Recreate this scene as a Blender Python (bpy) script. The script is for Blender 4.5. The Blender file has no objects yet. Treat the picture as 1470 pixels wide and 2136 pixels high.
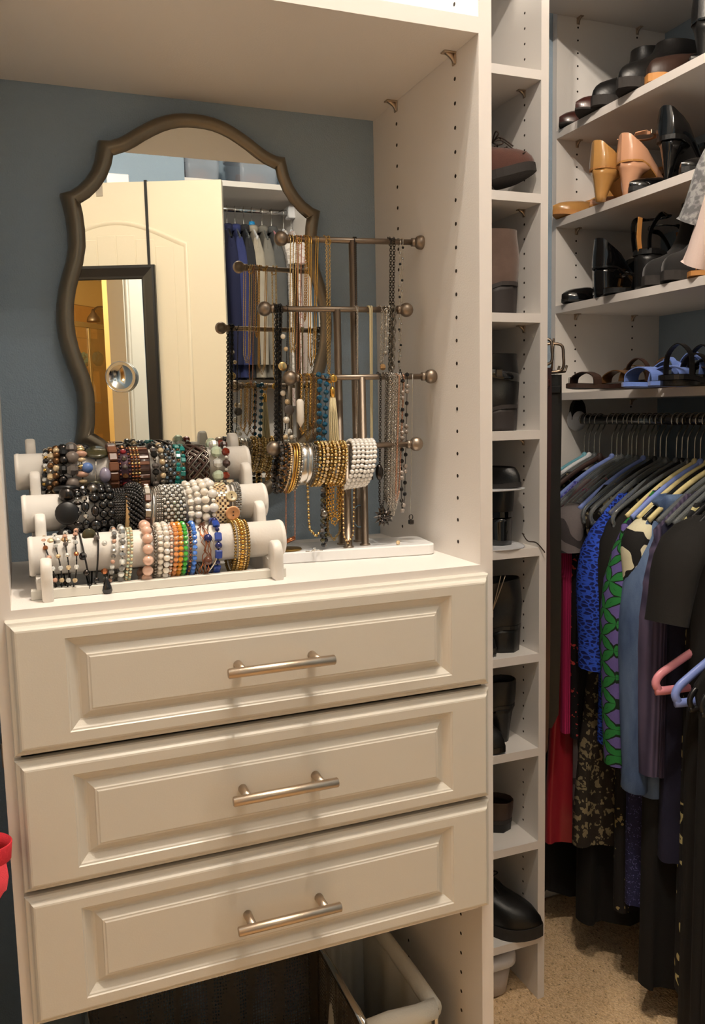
import bpy, bmesh, math, random
from mathutils import Vector, Matrix
random.seed(7)
PI = math.pi
scene = bpy.context.scene
COL = scene.collection

# ------------------------------------------------------------------ camera, world, lights, exposure
FPX, IW, IH = 1773.6, 1470, 2136
CAMP = Vector((-.5893, -1.0192, 1.4294))
def _basis(yaw, pitch, roll):
    a, b, g = map(math.radians, (yaw, pitch, roll))
    f = Vector((math.sin(a)*math.cos(b), math.cos(a)*math.cos(b), -math.sin(b)))
    r = Vector((math.cos(a), -math.sin(a), 0)); u = r.cross(f)
    return r*math.cos(g)+u*math.sin(g), u*math.cos(g)-r*math.sin(g), f
CR, CU, CF = _basis(21.4226, 6.7382, -1.2478)
cam = bpy.data.cameras.new('camera'); camo = bpy.data.objects.new('camera', cam); COL.objects.link(camo)
cam.sensor_fit = 'HORIZONTAL'; cam.sensor_width = 36; cam.lens = FPX/IW*36; cam.clip_start = .05
m = Matrix((CR, CU, -CF)).transposed().to_4x4(); m.translation = CAMP
camo.matrix_world = m
scene.camera = camo

world = bpy.data.worlds.new('world'); scene.world = world; world.use_nodes = True
world.node_tree.nodes['Background'].inputs[0].default_value = (1, .9, .8, 1)
world.node_tree.nodes['Background'].inputs[1].default_value = .02
vs = scene.view_settings
vs.view_transform = 'Standard'; vs.look = 'None'; vs.gamma = 1; vs.use_curve_mapping = False; vs.exposure = 0.0
WARM = (1.0, .895, .77)
# bulbs of the two ceiling fixtures: position, watts
BULBS = [((-.26, -.24, 2.93), 45), ((-.10, -.36, 2.93), 45), ((-.12, -1.10, 2.93), 9), ((.06, -.98, 2.93), 9)]
BATH_LAMP = ((-2.55, -.45, 2.5), 52); BATH_WARM = (1.0, .80, .50)

def P(u, v, ax, val):
    """point where the sight line of photo pixel (u, v) meets the plane axis = val"""
    d = CF + CR*((u-IW/2)/FPX) - CU*((v-IH/2)/FPX)
    return CAMP + d*((val-CAMP[ax])/d[ax])

# ------------------------------------------------------------------ helpers
def lin(c):
    return tuple(((x/255)/12.92 if x/255 <= .04045 else ((x/255+.055)/1.055)**2.4) for x in c)
MATS = {}
def mat(name, rgb, rough=.5, metal=0, bump=0, bscale=200, var=0, vscale=30, spec=.5, trans=0, ior=1.45, coat=0, sheen=0, alpha=1):
    if name in MATS: return MATS[name]
    m = bpy.data.materials.new(name); m.use_nodes = True; MATS[name] = m
    nt = m.node_tree; b = nt.nodes['Principled BSDF']; c = lin(rgb)
    b.inputs['Base Color'].default_value = (*c, 1); b.inputs['Roughness'].default_value = rough
    b.inputs['Metallic'].default_value = metal; b.inputs['Specular IOR Level'].default_value = spec
    b.inputs['Transmission Weight'].default_value = trans; b.inputs['IOR'].default_value = ior
    b.inputs['Coat Weight'].default_value = coat; b.inputs['Sheen Weight'].default_value = sheen; b.inputs['Alpha'].default_value = alpha
    if bump or var:
        tc = nt.nodes.new('ShaderNodeTexCoord')
    if var:
        n = nt.nodes.new('ShaderNodeTexNoise'); n.inputs['Scale'].default_value = vscale; n.inputs['Detail'].default_value = 4
        nt.links.new(tc.outputs['Object'], n.inputs['Vector'])
        mx = nt.nodes.new('ShaderNodeMix'); mx.data_type = 'RGBA'
        mx.inputs['A'].default_value = (*[x*(1-var) for x in c], 1); mx.inputs['B'].default_value = (*[min(1, x*(1+var)) for x in c], 1)
        nt.links.new(n.outputs['Fac'], mx.inputs['Factor']); nt.links.new(mx.outputs['Result'], b.inputs['Base Color'])
    if bump:
        n = nt.nodes.new('ShaderNodeTexNoise'); n.inputs['Scale'].default_value = bscale; n.inputs['Detail'].default_value = 3
        nt.links.new(tc.outputs['Object'], n.inputs['Vector'])
        bp = nt.nodes.new('ShaderNodeBump'); bp.inputs['Strength'].default_value = bump; bp.inputs['Distance'].default_value = .002
        nt.links.new(n.outputs['Fac'], bp.inputs['Height']); nt.links.new(bp.outputs['Normal'], b.inputs['Normal'])
    return m

class MB:
    """collects shapes as vertices and faces; build() makes one mesh object"""
    def __init__(s): s.v = []; s.f = []; s.mi = []; s.sm = []
    def add(s, verts, faces, mi=0, smooth=True, M=None):
        o = len(s.v)
        s.v += [tuple(M @ Vector(q)) if M else tuple(q) for q in verts]
        for q in faces: s.f.append(tuple(i+o for i in q)); s.mi.append(mi); s.sm.append(smooth)
        return s
    def box(s, a, b, mi=0, bev=0, M=None):
        x0, x1 = sorted((a[0], b[0])); y0, y1 = sorted((a[1], b[1])); z0, z1 = sorted((a[2], b[2]))
        if not bev:
            V = [(x, y, z) for z in (z0, z1) for y in (y0, y1) for x in (x0, x1)]
            return s.add(V, [(0, 2, 3, 1), (4, 5, 7, 6), (0, 1, 5, 4), (2, 6, 7, 3), (0, 4, 6, 2), (1, 3, 7, 5)], mi, False, M)
        e = min(bev, (x1-x0)/2.01, (y1-y0)/2.01, (z1-z0)/2.01); V = []; idx = {}
        for ix in (0, 1):
            for iy in (0, 1):
                for iz in (0, 1):
                    c = ((x0, x1)[ix], (y0, y1)[iy], (z0, z1)[iz]); sg = (1-2*ix, 1-2*iy, 1-2*iz)
                    for k in range(3):
                        q = [c[j]+(0 if j == k else sg[j]*e) for j in range(3)]; idx[ix, iy, iz, k] = len(V); V.append(q)
        F = []
        for k in range(3):
            a1, a2 = (k+1) % 3, (k+2) % 3
            for sd in (0, 1):
                loop = []
                for p1, p2 in ((0, 0), (1, 0), (1, 1), (0, 1)):
                    t = [0, 0, 0]; t[k] = sd; t[a1] = p1; t[a2] = p2; loop.append(idx[(*t, k)])
                F.append(tuple(loop if sd else loop[::-1]))
        for k in range(3):
            a1, a2 = (k+1) % 3, (k+2) % 3
            for p1 in (0, 1):
                for p2 in (0, 1):
                    lo = [0, 0, 0]; lo[a1] = p1; lo[a2] = p2; hi = lo[:]; hi[k] = 1
                    q = [idx[(*lo, a1)], idx[(*hi, a1)], idx[(*hi, a2)], idx[(*lo, a2)]]
                    F.append(tuple(q if p1 == p2 else q[::-1]))
        for ix in (0, 1):
            for iy in (0, 1):
                for iz in (0, 1):
                    q = [idx[ix, iy, iz, k] for k in range(3)]; F.append(tuple(q if (ix+iy+iz) % 2 else q[::-1]))
        return s.add(V, F, mi, False, M)
    def loft(s, rings, mi=0, closed=True, caps=True, smooth=True, M=None):
        n = len(rings[0]); V = [q for r in rings for q in r]; F = []
        for i in range(len(rings)-1):
            for j in range(n if closed else n-1):
                k = (j+1) % n; F.append((i*n+j, i*n+k, (i+1)*n+k, (i+1)*n+j))
        if caps and closed: F.append(tuple(range(n))[::-1]); F.append(tuple((len(rings)-1)*n+j for j in range(n)))
        return s.add(V, F, mi, smooth, M)
    def tube(s, pts, r, n=8, mi=0, closed=False, caps=True, M=None, flat=1.0):
        pts = [Vector(q) for q in pts]; L = len(pts); rings = []; prev = None
        for i, q in enumerate(pts):
            t = (pts[(i+1) % L]-pts[i-1]) if closed else (pts[min(i+1, L-1)]-pts[max(i-1, 0)])
            if t.length < 1e-9: t = Vector((0, 0, 1))
            t.normalize()
            if prev is None:
                a = Vector((0, 0, 1)) if abs(t.z) < .9 else Vector((1, 0, 0)); nx = t.cross(a).normalized()
            else: nx = (prev-t*prev.dot(t)).normalized()
            prev = nx; ny = t.cross(nx); rr = r[i] if isinstance(r, (list, tuple)) else r
            rings.append([q+nx*(rr*math.cos(2*PI*k/n))+ny*(rr*flat*math.sin(2*PI*k/n)) for k in range(n)])
        if closed: rings.append(rings[0])
        return s.loft(rings, mi, True, caps and not closed, True, M)
    def cyl(s, a, b, r, n=16, mi=0, bev=0):
        a = Vector(a); b = Vector(b)
        if bev:
            d = (b-a).normalized(); return s.tube([a, a+d*1e-5, a+d*bev, b-d*bev, b-d*1e-5, b], [r-bev, r-bev, r, r, r-bev, r-bev], n, mi)
        return s.tube([a, b], r, n, mi)
    def lathe(s, prof, n=24, mi=0, M=None):
        rings = [[(r*math.cos(2*PI*k/n), r*math.sin(2*PI*k/n), z) for k in range(n)] for r, z in prof]
        return s.loft(rings, mi, True, True, True, M)
    def ball(s, c, r, nu=10, nv=6, mi=0, sc=(1, 1, 1), M=None):
        V = [(c[0], c[1], c[2]+r*sc[2])]; F = []
        for i in range(1, nv):
            a = PI*i/nv
            for k in range(nu):
                p = 2*PI*k/nu; V.append((c[0]+r*sc[0]*math.sin(a)*math.cos(p), c[1]+r*sc[1]*math.sin(a)*math.sin(p), c[2]+r*sc[2]*math.cos(a)))
        V.append((c[0], c[1], c[2]-r*sc[2])); e = len(V)-1
        for k in range(nu):
            F.append((0, 1+k, 1+(k+1) % nu)); F.append((e, e-nu+(k+1) % nu, e-nu+k))
            for i in range(nv-2): F.append((1+i*nu+k, 1+(i+1)*nu+k, 1+(i+1)*nu+(k+1) % nu, 1+i*nu+(k+1) % nu))
        return s.add(V, F, mi, True, M)
    def mesh(s, name, mats):
        me = bpy.data.meshes.new(name); me.from_pydata(s.v, [], s.f)
        if not isinstance(mats, (list, tuple)): mats = [mats]
        for q in mats: me.materials.append(q)
        me.polygons.foreach_set('material_index', s.mi); me.polygons.foreach_set('use_smooth', s.sm); me.update()
        return me
    def build(s, name, mats, parent=None, **kw): return obj(name, s.mesh(name, mats), parent, **kw)

def obj(name, me, parent=None, loc=None, M=None, label=None, cat=None, group=None, kind=None):
    o = bpy.data.objects.new(name, me); COL.objects.link(o)
    if parent is not None: o.parent = parent
    if M is not None: o.matrix_local = M
    if loc is not None: o.location = loc
    if label: o['label'] = label
    if cat: o['category'] = cat
    if group: o['group'] = group
    if kind: o['kind'] = kind
    return o
def thing(name, label, cat, loc=(0, 0, 0), rz=0, group=None, M=None):
    o = obj(name, None, label=label, cat=cat, group=group, M=M)
    if M is None: o.location = loc; o.rotation_euler = (0, 0, rz)
    o.empty_display_size = .02
    return o
def struct(name, mb, mats, parent=None, label=None):
    o = mb.build(name, mats, parent, kind='structure' if parent is None else None)
    if label: o['label'] = label
    return o
def dup(root, M=None, label=None, group=None):
    r = root.copy(); COL.objects.link(r)
    if M is not None: r.matrix_local = M
    if label: r['label'] = label
    if group: r['group'] = group
    for ch in list(root.children):
        c = ch.copy(); COL.objects.link(c); c.parent = r
        for g in list(ch.children): d = g.copy(); COL.objects.link(d); d.parent = c
    return r
def T(x, y, z, rz=0, ry=0, rx=0, s=1):
    return Matrix.Translation((x, y, z)) @ Matrix.Rotation(rz, 4, 'Z') @ Matrix.Rotation(ry, 4, 'Y') @ Matrix.Rotation(rx, 4, 'X') @ Matrix.Scale(s, 4)
def smoothstep(a, b, x):
    t = max(0, min(1, (x-a)/(b-a))); return t*t*(3-2*t)
def interp(tab, x):
    """piecewise smooth table lookup: tab = [(x, a, b, ...), ...]"""
    if x <= tab[0][0]: return tab[0][1:]
    for p, q in zip(tab, tab[1:]):
        if x <= q[0]:
            t = (x-p[0])/(q[0]-p[0]); return tuple(a+(b-a)*t for a, b in zip(p[1:], q[1:]))
    return tab[-1][1:]
def catmull(pts, sub=6, closed=False):
    pts = [Vector(q) for q in pts]; n = len(pts); out = []
    rng = range(n if closed else n-1)
    for i in rng:
        p0 = pts[(i-1) % n] if closed or i > 0 else pts[0]; p1 = pts[i]; p2 = pts[(i+1) % n]; p3 = pts[(i+2) % n] if closed or i+2 < n else pts[-1]
        for k in range(sub):
            t = k/sub; out.append(.5*((2*p1)+(p2-p0)*t+(2*p0-5*p1+4*p2-p3)*t*t+(3*p1-p0-3*p2+p3)*t**3))
    if not closed: out.append(pts[-1])
    return out

# ------------------------------------------------------------------ shared materials
M_white = mat('white_melamine', (236, 230, 224), .42, bump=.12, bscale=400)
M_edge = mat('white_edge_banding', (230, 222, 216), .35)
M_cream = mat('cream_thermofoil', (214, 207, 195), .30, bump=.05, bscale=500)
M_hole = mat('pin_hole_shade', (44, 33, 26), .9)  # colour of the flat discs that paint the shade inside the pin bores
M_nickel = mat('brushed_nickel', (196, 178, 158), .32, 1, bump=.1, bscale=900)
M_pewter = mat('pewter_metal', (150, 136, 122), .42, 1)
M_black = mat('black_leather', (16, 15, 15), .38, bump=.15, bscale=250)
M_blackgloss = mat('black_patent', (9, 9, 10), .12, coat=.6)
M_chrome = mat('chrome', (200, 198, 195), .12, 1)
M_gold = mat('gold_metal', (205, 165, 95), .28, 1)
M_plastic_white = mat('white_plastic', (232, 232, 236), .35)
M_mirror = mat('mirror_silver', (238, 240, 236), .0, 1)
# ------------------------------------------------------------------ room shell
D = .3506; XL = -.6066; TH = .019; ZC = 1.2142; ZT = 1.9116
XC, YC, YE, XE, XW = .5044, .6078, .9563, .7865, 1.138
def wallmat(name, rgb):
    m = mat(name, rgb, .75); nt = m.node_tree; b = nt.nodes['Principled BSDF']
    tc = nt.nodes.new('ShaderNodeTexCoord'); n = nt.nodes.new('ShaderNodeTexNoise'); n.inputs['Scale'].default_value = 90; n.inputs['Detail'].default_value = 5
    n2 = nt.nodes.new('ShaderNodeTexNoise'); n2.inputs['Scale'].default_value = 420
    ad = nt.nodes.new('ShaderNodeMath'); ad.operation = 'ADD'
    nt.links.new(tc.outputs['Object'], n.inputs['Vector']); nt.links.new(tc.outputs['Object'], n2.inputs['Vector'])
    nt.links.new(n.outputs['Fac'], ad.inputs[0]); nt.links.new(n2.outputs['Fac'], ad.inputs[1])
    bp = nt.nodes.new('ShaderNodeBump'); bp.inputs['Strength'].default_value = .35; bp.inputs['Distance'].default_value = .004
    nt.links.new(ad.outputs[0], bp.inputs['Height']); nt.links.new(bp.outputs['Normal'], b.inputs['Normal'])
    return m
M_blue = wallmat('blue_wall_paint', (150, 168, 184))
M_ceil = wallmat('ceiling_paint', (228, 222, 212))
def carpet():
    m = mat('carpet_pile', (176, 144, 104), .95, sheen=.2); nt = m.node_tree; b = nt.nodes['Principled BSDF']
    tc = nt.nodes.new('ShaderNodeTexCoord'); v = nt.nodes.new('ShaderNodeTexVoronoi'); v.inputs['Scale'].default_value = 190
    n = nt.nodes.new('ShaderNodeTexNoise'); n.inputs['Scale'].default_value = 260; n.inputs['Detail'].default_value = 3
    for q in (v, n): nt.links.new(tc.outputs['Object'], q.inputs['Vector'])
    cr = nt.nodes.new('ShaderNodeValToRGB'); e = cr.color_ramp.elements
    e[0].position = .20; e[0].color = (*lin((112, 80, 50)), 1); e[1].position = .36; e[1].color = (*lin((222, 184, 136)), 1)
    e2 = cr.color_ramp.elements.new(.62); e2.color = (*lin((244, 212, 168)), 1)
    mx = nt.nodes.new('ShaderNodeMath'); mx.operation = 'MULTIPLY_ADD'; mx.inputs[1].default_value = .45
    nt.links.new(v.outputs['Color'], mx.inputs[0]); 
    sc = nt.nodes.new('ShaderNodeMath'); sc.operation = 'MULTIPLY'; sc.inputs[1].default_value = .55
    nt.links.new(n.outputs['Fac'], sc.inputs[0]); nt.links.new(sc.outputs[0], mx.inputs[2])
    nt.links.new(mx.outputs[0], cr.inputs[0]); nt.links.new(cr.outputs[0], b.inputs['Base Color'])
    bp = nt.nodes.new('ShaderNodeBump'); bp.inputs['Strength'].default_value = .6; bp.inputs['Distance'].default_value = .004
    nt.links.new(v.outputs['Distance'], bp.inputs['Height']); nt.links.new(bp.outputs['Normal'], b.inputs['Normal'])
    return m
M_carpet = carpet()
XLW, XRW, YB = -1.32, XW, -2.75      # left wall, right wall, rear wall
H = 3.05; XB_ = .15
def fl():
    mb = MB(); mb.box((XLW, YB, -.03), (XW, 1.02, -.004)); rnd = random.Random(3)
    nx, ny = 150, 170; x0, x1, y0, y1 = -.75, XW, -.35, YE     # deep pile, tufts standing up and down
    V = [(x0+(x1-x0)*i/nx, y0+(y1-y0)*j/ny, (rnd.random()-.55)*.004) for j in range(ny+1) for i in range(nx+1)]
    V = [(q[0]+(rnd.random()-.5)*.006, q[1]+(rnd.random()-.5)*.004, q[2]) for q in V]
    F = [(j*(nx+1)+i, j*(nx+1)+i+1, (j+1)*(nx+1)+i+1, (j+1)*(nx+1)+i) for j in range(ny) for i in range(nx)]
    mb.add(V, F); return struct('floor', mb, M_carpet, label='speckled beige deep pile carpet')
fl()
struct('ceiling', MB().box((XLW-.1, YB-.1, H), (XW+.1, 1.1, H+.05)), M_ceil)
struct('wall_back', MB().box((XLW, D, 0), (.215, D+.10, H)), M_blue)                     # behind the dresser
struct('wall_return', MB().box((.115, D+.10, 0), (.215, YE+.02, H)), M_blue)             # the room deepens beside the dresser
struct('wall_far', MB().box((.215, YE+.02, 0), (XW, YE+.12, H)), M_blue)
struct('wall_right', MB().box((XW, YB, 0), (XW+.1, YE+.12, H)), M_blue)
struct('wall_rear', MB().box((XB_, YB-.1, 0), (XW, YB, H)), M_blue)
DY0, DY1, DH = -1.52, -.60, 2.45                                                          # doorway to the bathroom in the left wall
lw = MB(); lw.box((XLW-.12, YB, 0), (XLW, DY0, H)); lw.box((XLW-.12, DY1, 0), (XLW, D, H)); lw.box((XLW-.12, DY0, DH), (XLW, DY1, H))
struct('wall_left', lw, M_blue)
M_trim = mat('white_trim_paint', (236, 230, 220), .35)
bb = MB(); bb.box((.53, YE+.006, 0), (XW, YE+.02, .085), bev=.003); struct('baseboard_far', bb, M_trim)

# ------------------------------------------------------------------ dresser unit
def holes(name, spots, parent):
    """dark discs standing in for the shade in shelf-pin holes: spots = (x, y, z, axis) with each disc facing along axis"""
    mb = MB()
    for x, y, z, n in spots:
        n = Vector(n); a = Vector((0, 0, 1)); b = n.cross(a); r = .0027; c = Vector((x, y, z))+n*.0004
        ring = [c+a*(r*math.cos(2*PI*k/8))+b*(r*math.sin(2*PI*k/8)) for k in range(8)]
        mb.add(ring, [tuple(range(8))[::-1]], 0, False); mb.add([q-n*.0012 for q in ring]+ring, [(k, (k+1) % 8, 8+(k+1) % 8, 8+k) for k in range(8)], 0, False)
    return mb.build(name, M_hole, parent, kind='stuff')
dresser = thing('dresser', 'white built-in dresser with open niche above three raised panel drawers', 'dresser', (0, 0, 0))
def panel(name, a, b, parent, front):
    """melamine board with its edge banding as the front face"""
    o = MB().box(a, b, bev=.0006).build(name, M_white, parent)
    return o
PH = 2.7
for x0 in (0, XL-TH): panel('side_panel', (x0, .001, 0), (x0+TH, D, PH), dresser, 0)
for x0 in (0, XL-TH): MB().box((x0, 0, 0), (x0+TH, .001, PH)).build('edge_band', M_edge, dresser)
holes('pin_hole_row', [(0, y, 1.878-.032*i, (-1, 0, 0)) for y in (.0643, .2563) for i in range(21)]+[(0, y, 1.878+.032*i, (-1, 0, 0)) for y in (.0643, .2563) for i in range(3, 14)]
      + [(0, y, .66-.032*i, (-1, 0, 0)) for y in (.0643, .2563) for i in range(20)], dresser)
ts = panel('niche_shelf', (XL, .001, ZT), (0, D, ZT+.02), dresser, 0); MB().box((XL, 0, ZT), (0, .001, ZT+.02)).build('edge_band', M_edge, ts)
panel('cabinet_top', (XL, 0, PH-.02), (0, D, PH), dresser, 0)
ct = panel('counter_shelf', (XL, .001, ZC-.025), (0, D, ZC), dresser, 0); MB().box((XL, 0, ZC-.025), (0, .001, ZC)).build('edge_band', M_edge, ct)
panel('drawer_floor', (XL, .01, .700), (0, D, .716), dresser, 0)
def bracket(x, y, z, sx, parent):
    """metal shelf support: tongue under the shelf and a curved foot with its pin in the side panel"""
    mb = MB(); mb.box((0, -.006, -.0022), (.019, .006, 0), bev=.001); mb.box((0, -.005, -.016), (.0025, .005, 0), bev=.001)
    rings = []
    for i in range(6):
        t = i/5; rings.append([(.0025+.013*(1-t)**2, -.0025, -.002-.012*t), (.0025+.013*(1-t)**2, .0025, -.002-.012*t), (.0015, .0025, -.002-.012*t), (.0015, -.0025, -.002-.012*t)])
    mb.loft(rings); mb.cyl((-.004, 0, -.012), (.002, 0, -.012), .0025, 8)
    o = mb.build('shelf_bracket', M_nickel, parent); o.location = (x, y, z); o.scale = (sx, 1, 1); return o
for y in (.0643, .2563): bracket(0, y, ZT, -1, ts); bracket(XL, y, ZT, 1, ts)
# drawers: fronts with a moulded edge, sunk frame groove and raised field
def drawer_front(x0, x1, z0, z1):
    prof = [(0, 0), (0, .009), (.0015, .0115), (.004, .0125), (.0055, .0135), (.0075, .0175), (.0095, .0195), (.0115, .020)]   # (inset, proud)
    mb = MB(); rects = []
    for ins, y in prof: rects.append((x0+ins, x1-ins, z0+ins, z1-ins, -y))
    sx, sz = .0555, .0165
    for dx, y in [(0, .020), (.0012, .0185), (.0030, .0180), (.0046, .0165), (.0105, .0120), (.0125, .0112), (.0150, .0114), (.0222, .0168), (.0232, .0188), (.0252, .0190), (.0268, .0200)]:
        rects.append((x0+.0065+sx+dx, x1-.0065-sx-dx, z0+.0065+sz+dx*.95, z1-.0065-sz-dx*.95, -y))
    rings = [[(a, y, c), (b, y, c), (b, y, d), (a, y, d)] for a, b, c, d, y in rects]
    mb.loft(rings, smooth=False); return mb
def tbar(xc, zc):
    mb = MB(); L, cc, r = .0675, .048, .0062
    mb.cyl((xc-L, -.052, zc), (xc+L, -.052, zc), r, 20, bev=.0008)
    for s in (-1, 1): mb.tube([(xc+s*cc, -.0198, zc), (xc+s*cc, -.030, zc), (xc+s*cc, -.049, zc)], [.0058, .0054, .0054], 14)
    return mb
for i, (z1, z0, hz) in enumerate([(1.2034, 1.0463, 1.1235), (1.0413, .8813, .9640), (.8765, .7153, .7960)]):
    d = drawer_front(XL-.0075, .006, z0, z1)
    d.box((XL+.012, 0, z0+.02), (-.012, .33, z0+.13))
    o = d.build('drawer', M_cream, dresser, label=['top drawer with raised panel front', 'middle drawer with raised panel front', 'bottom drawer with raised panel front'][i])
    tbar(-.305, hz).build('bar_handle', M_nickel, o, label='brushed nickel bar handle')

# ------------------------------------------------------------------ shoe tower
XT0 = .234
tower = thing('shoe_tower', 'narrow white open shoe tower with nine shelves beyond the dresser', 'shelving', (0, 0, 0))
for x0 in (XT0-TH, XC):
    panel('side_panel', (x0, YC+.001, .0), (x0+TH, YE+.015, PH), tower, 0); MB().box((x0, YC, 0), (x0+TH, YC+.001, PH)).build('edge_band', M_edge, tower)
holes('pin_hole_row', [(XC, YC+y, 2.2865-.032*i, (-1, 0, 0)) for y in (.0643, .2563) for i in range(-6, 68)], tower)
CZ = [2.1252, 1.8704, 1.6154, 1.3590, 1.0932, .8450, .6175, .3868, .1460]
CT = [z+.0195 for z in CZ]
panel('cabinet_top', (XT0, YC, PH-.02), (XC, YE+.015, PH), tower, 0)
for z in CZ+[2.40]:
    o = panel('shelf', (XT0, YC+.001, z), (XC, YE+.015, z+.0195), tower, 0); MB().box((XT0, YC, z), (XC, YC+.001, z+.0195)).build('edge_band', M_edge, o)
    for y in (.0643, .2563): bracket(XC, YC+y, z, -1, o)
# ------------------------------------------------------------------ shoe shelves along the right wall
SZ = [2.1312, 1.9054, 1.6799, 1.4477]
ST = [z+.0195 for z in SZ]
YN = -.45
wallunit = thing('wall_shelf_unit', 'white wall shelving with four long shoe shelves above a hanging rail', 'shelving', (0, 0, 0))
panel('end_panel', (XE+.001, YE, 1.20), (XW, YE+.019, PH), wallunit, 0); MB().box((XE, YE, 1.20), (XE+.001, YE+.019, PH)).build('edge_band', M_edge, wallunit)
panel('end_panel', (XE, YN, 0), (XW, YN+.019, PH), wallunit, 0)
panel('divider_panel', (XE, .245, 1.20), (XW, .264, PH), wallunit, 0)
holes('pin_hole_row', [(XE+x, YE, 2.4176-.032*i, (0, -1, 0)) for x in (.0649, .2565) for i in range(-6, 32)], wallunit)
for z in SZ+[2.441]:
    xf = XE if z < 2.4 else .690  # top shelf deepened so its shadow falls across the end panel
    o = panel('shelf', (xf+.001, .264, z), (XW, YE, z+.0195), wallunit, 0); MB().box((xf, .264, z), (xf+.001, YE, z+.0195)).build('edge_band', M_edge, o)
    for x in (.0649, .2565):
        b = bracket(XE+x, YE, z, 1, o); b.rotation_euler = (0, 0, -PI/2)
# ------------------------------------------------------------------ scalloped wall mirror
MX, MZ, MY = -.305, 1.573, .324
Q = [(0, .3135), (.015, .3130), (.03, .3110), (.045, .3070), (.06, .3010), (.075, .2930), (.09, .2840), (.103, .2750), (.115, .2680), (.128, .2630), (.1435, .2620),
     (.1465, .2480), (.150, .2330), (.156, .2190), (.165, .2060), (.176, .1950), (.188, .1870), (.2015, .1825),
     (.1985, .1690), (.1952, .1500), (.1938, .1300), (.1940, .1090), (.1985, .0870), (.2050, .0680), (.2110, .0480), (.2155, .0240), (.2170, 0)]
def mirror_outline():
    q = Q[:-1]; right = q+[(.2170, 0)]+[(x, -z) for x, z in q[::-1]]
    left = [(-x, z) for x, z in right[1:-1][::-1]]
    return [Vector((x, z)) for x, z in right+left]
OUT = mirror_outline()
def offset(pts, d):
    n = len(pts); res = []
    for i in range(n):
        a = (pts[i]-pts[i-1]).normalized(); b = (pts[(i+1) % n]-pts[i]).normalized()
        na = Vector((a.y, -a.x)); nb = Vector((b.y, -b.x)); nn = (na+nb); nn.normalize()
        res.append(pts[i]+nn*(d*min(2.2, 1/max(.3, nn.dot(na)))))
    return res
def frame_mat():
    m = mat('antiqued_bronze_frame', (130, 120, 104), .36, .75, bump=.2, bscale=120, var=.22, vscale=25); return m
wm = thing('wall_mirror', 'scalloped bronze framed mirror on the blue niche wall', 'mirror', (MX, D, MZ))
prof = [(0, 0), (0, -.014), (.0015, -.022), (.005, -.029), (.010, -.033), (.0145, -.0335), (.019, -.0310), (.0225, -.0285), (.0240, -.0255), (.0245, 0)]
rings = []
for d, y in prof:
    rings.append([(q.x, y, q.y) for q in offset(OUT, d)])
MB().loft(rings, caps=False).build('mirror_frame', frame_mat(), wm)
g = MB(); inn = offset(OUT, .0238); g.add([(q.x, MY-D, q.y) for q in inn], [tuple(range(len(inn)))], 0, False); g.add([(q.x, -.006, q.y) for q in inn], [tuple(range(len(inn)))[::-1]], 0, False)
gl = g.build('mirror_glass', M_mirror, wm)

# ------------------------------------------------------------------ bracelet holder
M_leatherette = mat('white_leatherette', (232, 226, 218), .42, bump=.1, bscale=300)
ROLLS = {'front': (-.584, -.262, .080, 1.262), 'middle': (-.588, -.271, .130, 1.309), 'rear': (-.593, -.279, .185, 1.3595)}
RR = .0245
hold = thing('bracelet_holder', 'white three tier bracelet holder standing on the dresser counter', 'jewelry holder', (-.425, .12, ZC))
hl = Vector((-.425, .12, ZC))
def loc(mb, o):
    mb.v = [(x-o.x, y-o.y, z-o.z) for x, y, z in mb.v]; return mb
for x0, x1, y, z in ROLLS.values():
    mb = MB(); mb.tube([(x0, y, z), (x0+1e-5, y, z), (x0+.0025, y, z), (x0+.003, y, z), (x0+.006, y, z), (x0+.0062, y, z), (x1-.0062, y, z), (x1-.006, y, z), (x1-.003, y, z), (x1-.0025, y, z), (x1-1e-5, y, z), (x1, y, z)],
                       [.001, RR-.0016, RR, RR, RR, RR-.0006, RR-.0006, RR, RR, RR, RR-.0016, .001], 32)
    loc(mb, hl).build('roll', M_leatherette, hold)
mb = MB(); mb.box((-.584, .044, ZC), (-.268, .056, ZC+.012), bev=.001); mb.box((-.584, .205, ZC), (-.268, .217, ZC+.012), bev=.001)
loc(mb, hl).build('base_bar', mat('pale_grey_wood', (214, 210, 200), .5), hold)
for xs in (-.577, -.289):
    mb = MB(); prof2 = [(.045, 0), (.217, 0), (.217, .135), (.205, .135), (.160, .085), (.152, .085), (.107, .036), (.098, .036), (.045, .020)]
    mb.loft([[(xs, y, ZC+z) for y, z in prof2], [(xs+.012, y, ZC+z) for y, z in prof2]], smooth=False)
    loc(mb, hl).build('side_frame', M_leatherette, hold)
def tab(x, y, z0, z1, w=.030, t=.013):
    mb = MB(); n = 10; pr = [(y-w/2, z0), (y+w/2, z0)]+[(y+w/2*math.cos(PI*k/n), z1-w/2+w/2*math.sin(PI*k/n)) for k in range(n+1)]
    if z0 > ZC+.02: pr = [(y+w/2*math.cos(PI*k/n), z0+w/2-w/2*math.sin(PI*k/n)) for k in range(n, -1, -1)]+pr[2:]
    cy = y; cz = (z0+z1)/2
    sh = lambda f: [(cy+(a-cy)*f, cz+(b-cz)*(1-(1-f)*w/(z1-z0))) for a, b in pr]
    mb.loft([[(xx, a, b) for a, b in sh(f)] for xx, f in ((x-t/2, .84), (x-t/2+.001, .94), (x-t/2+.003, 1), (x+t/2-.003, 1), (x+t/2-.001, .94), (x+t/2, .84))], smooth=True)
    return mb
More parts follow.
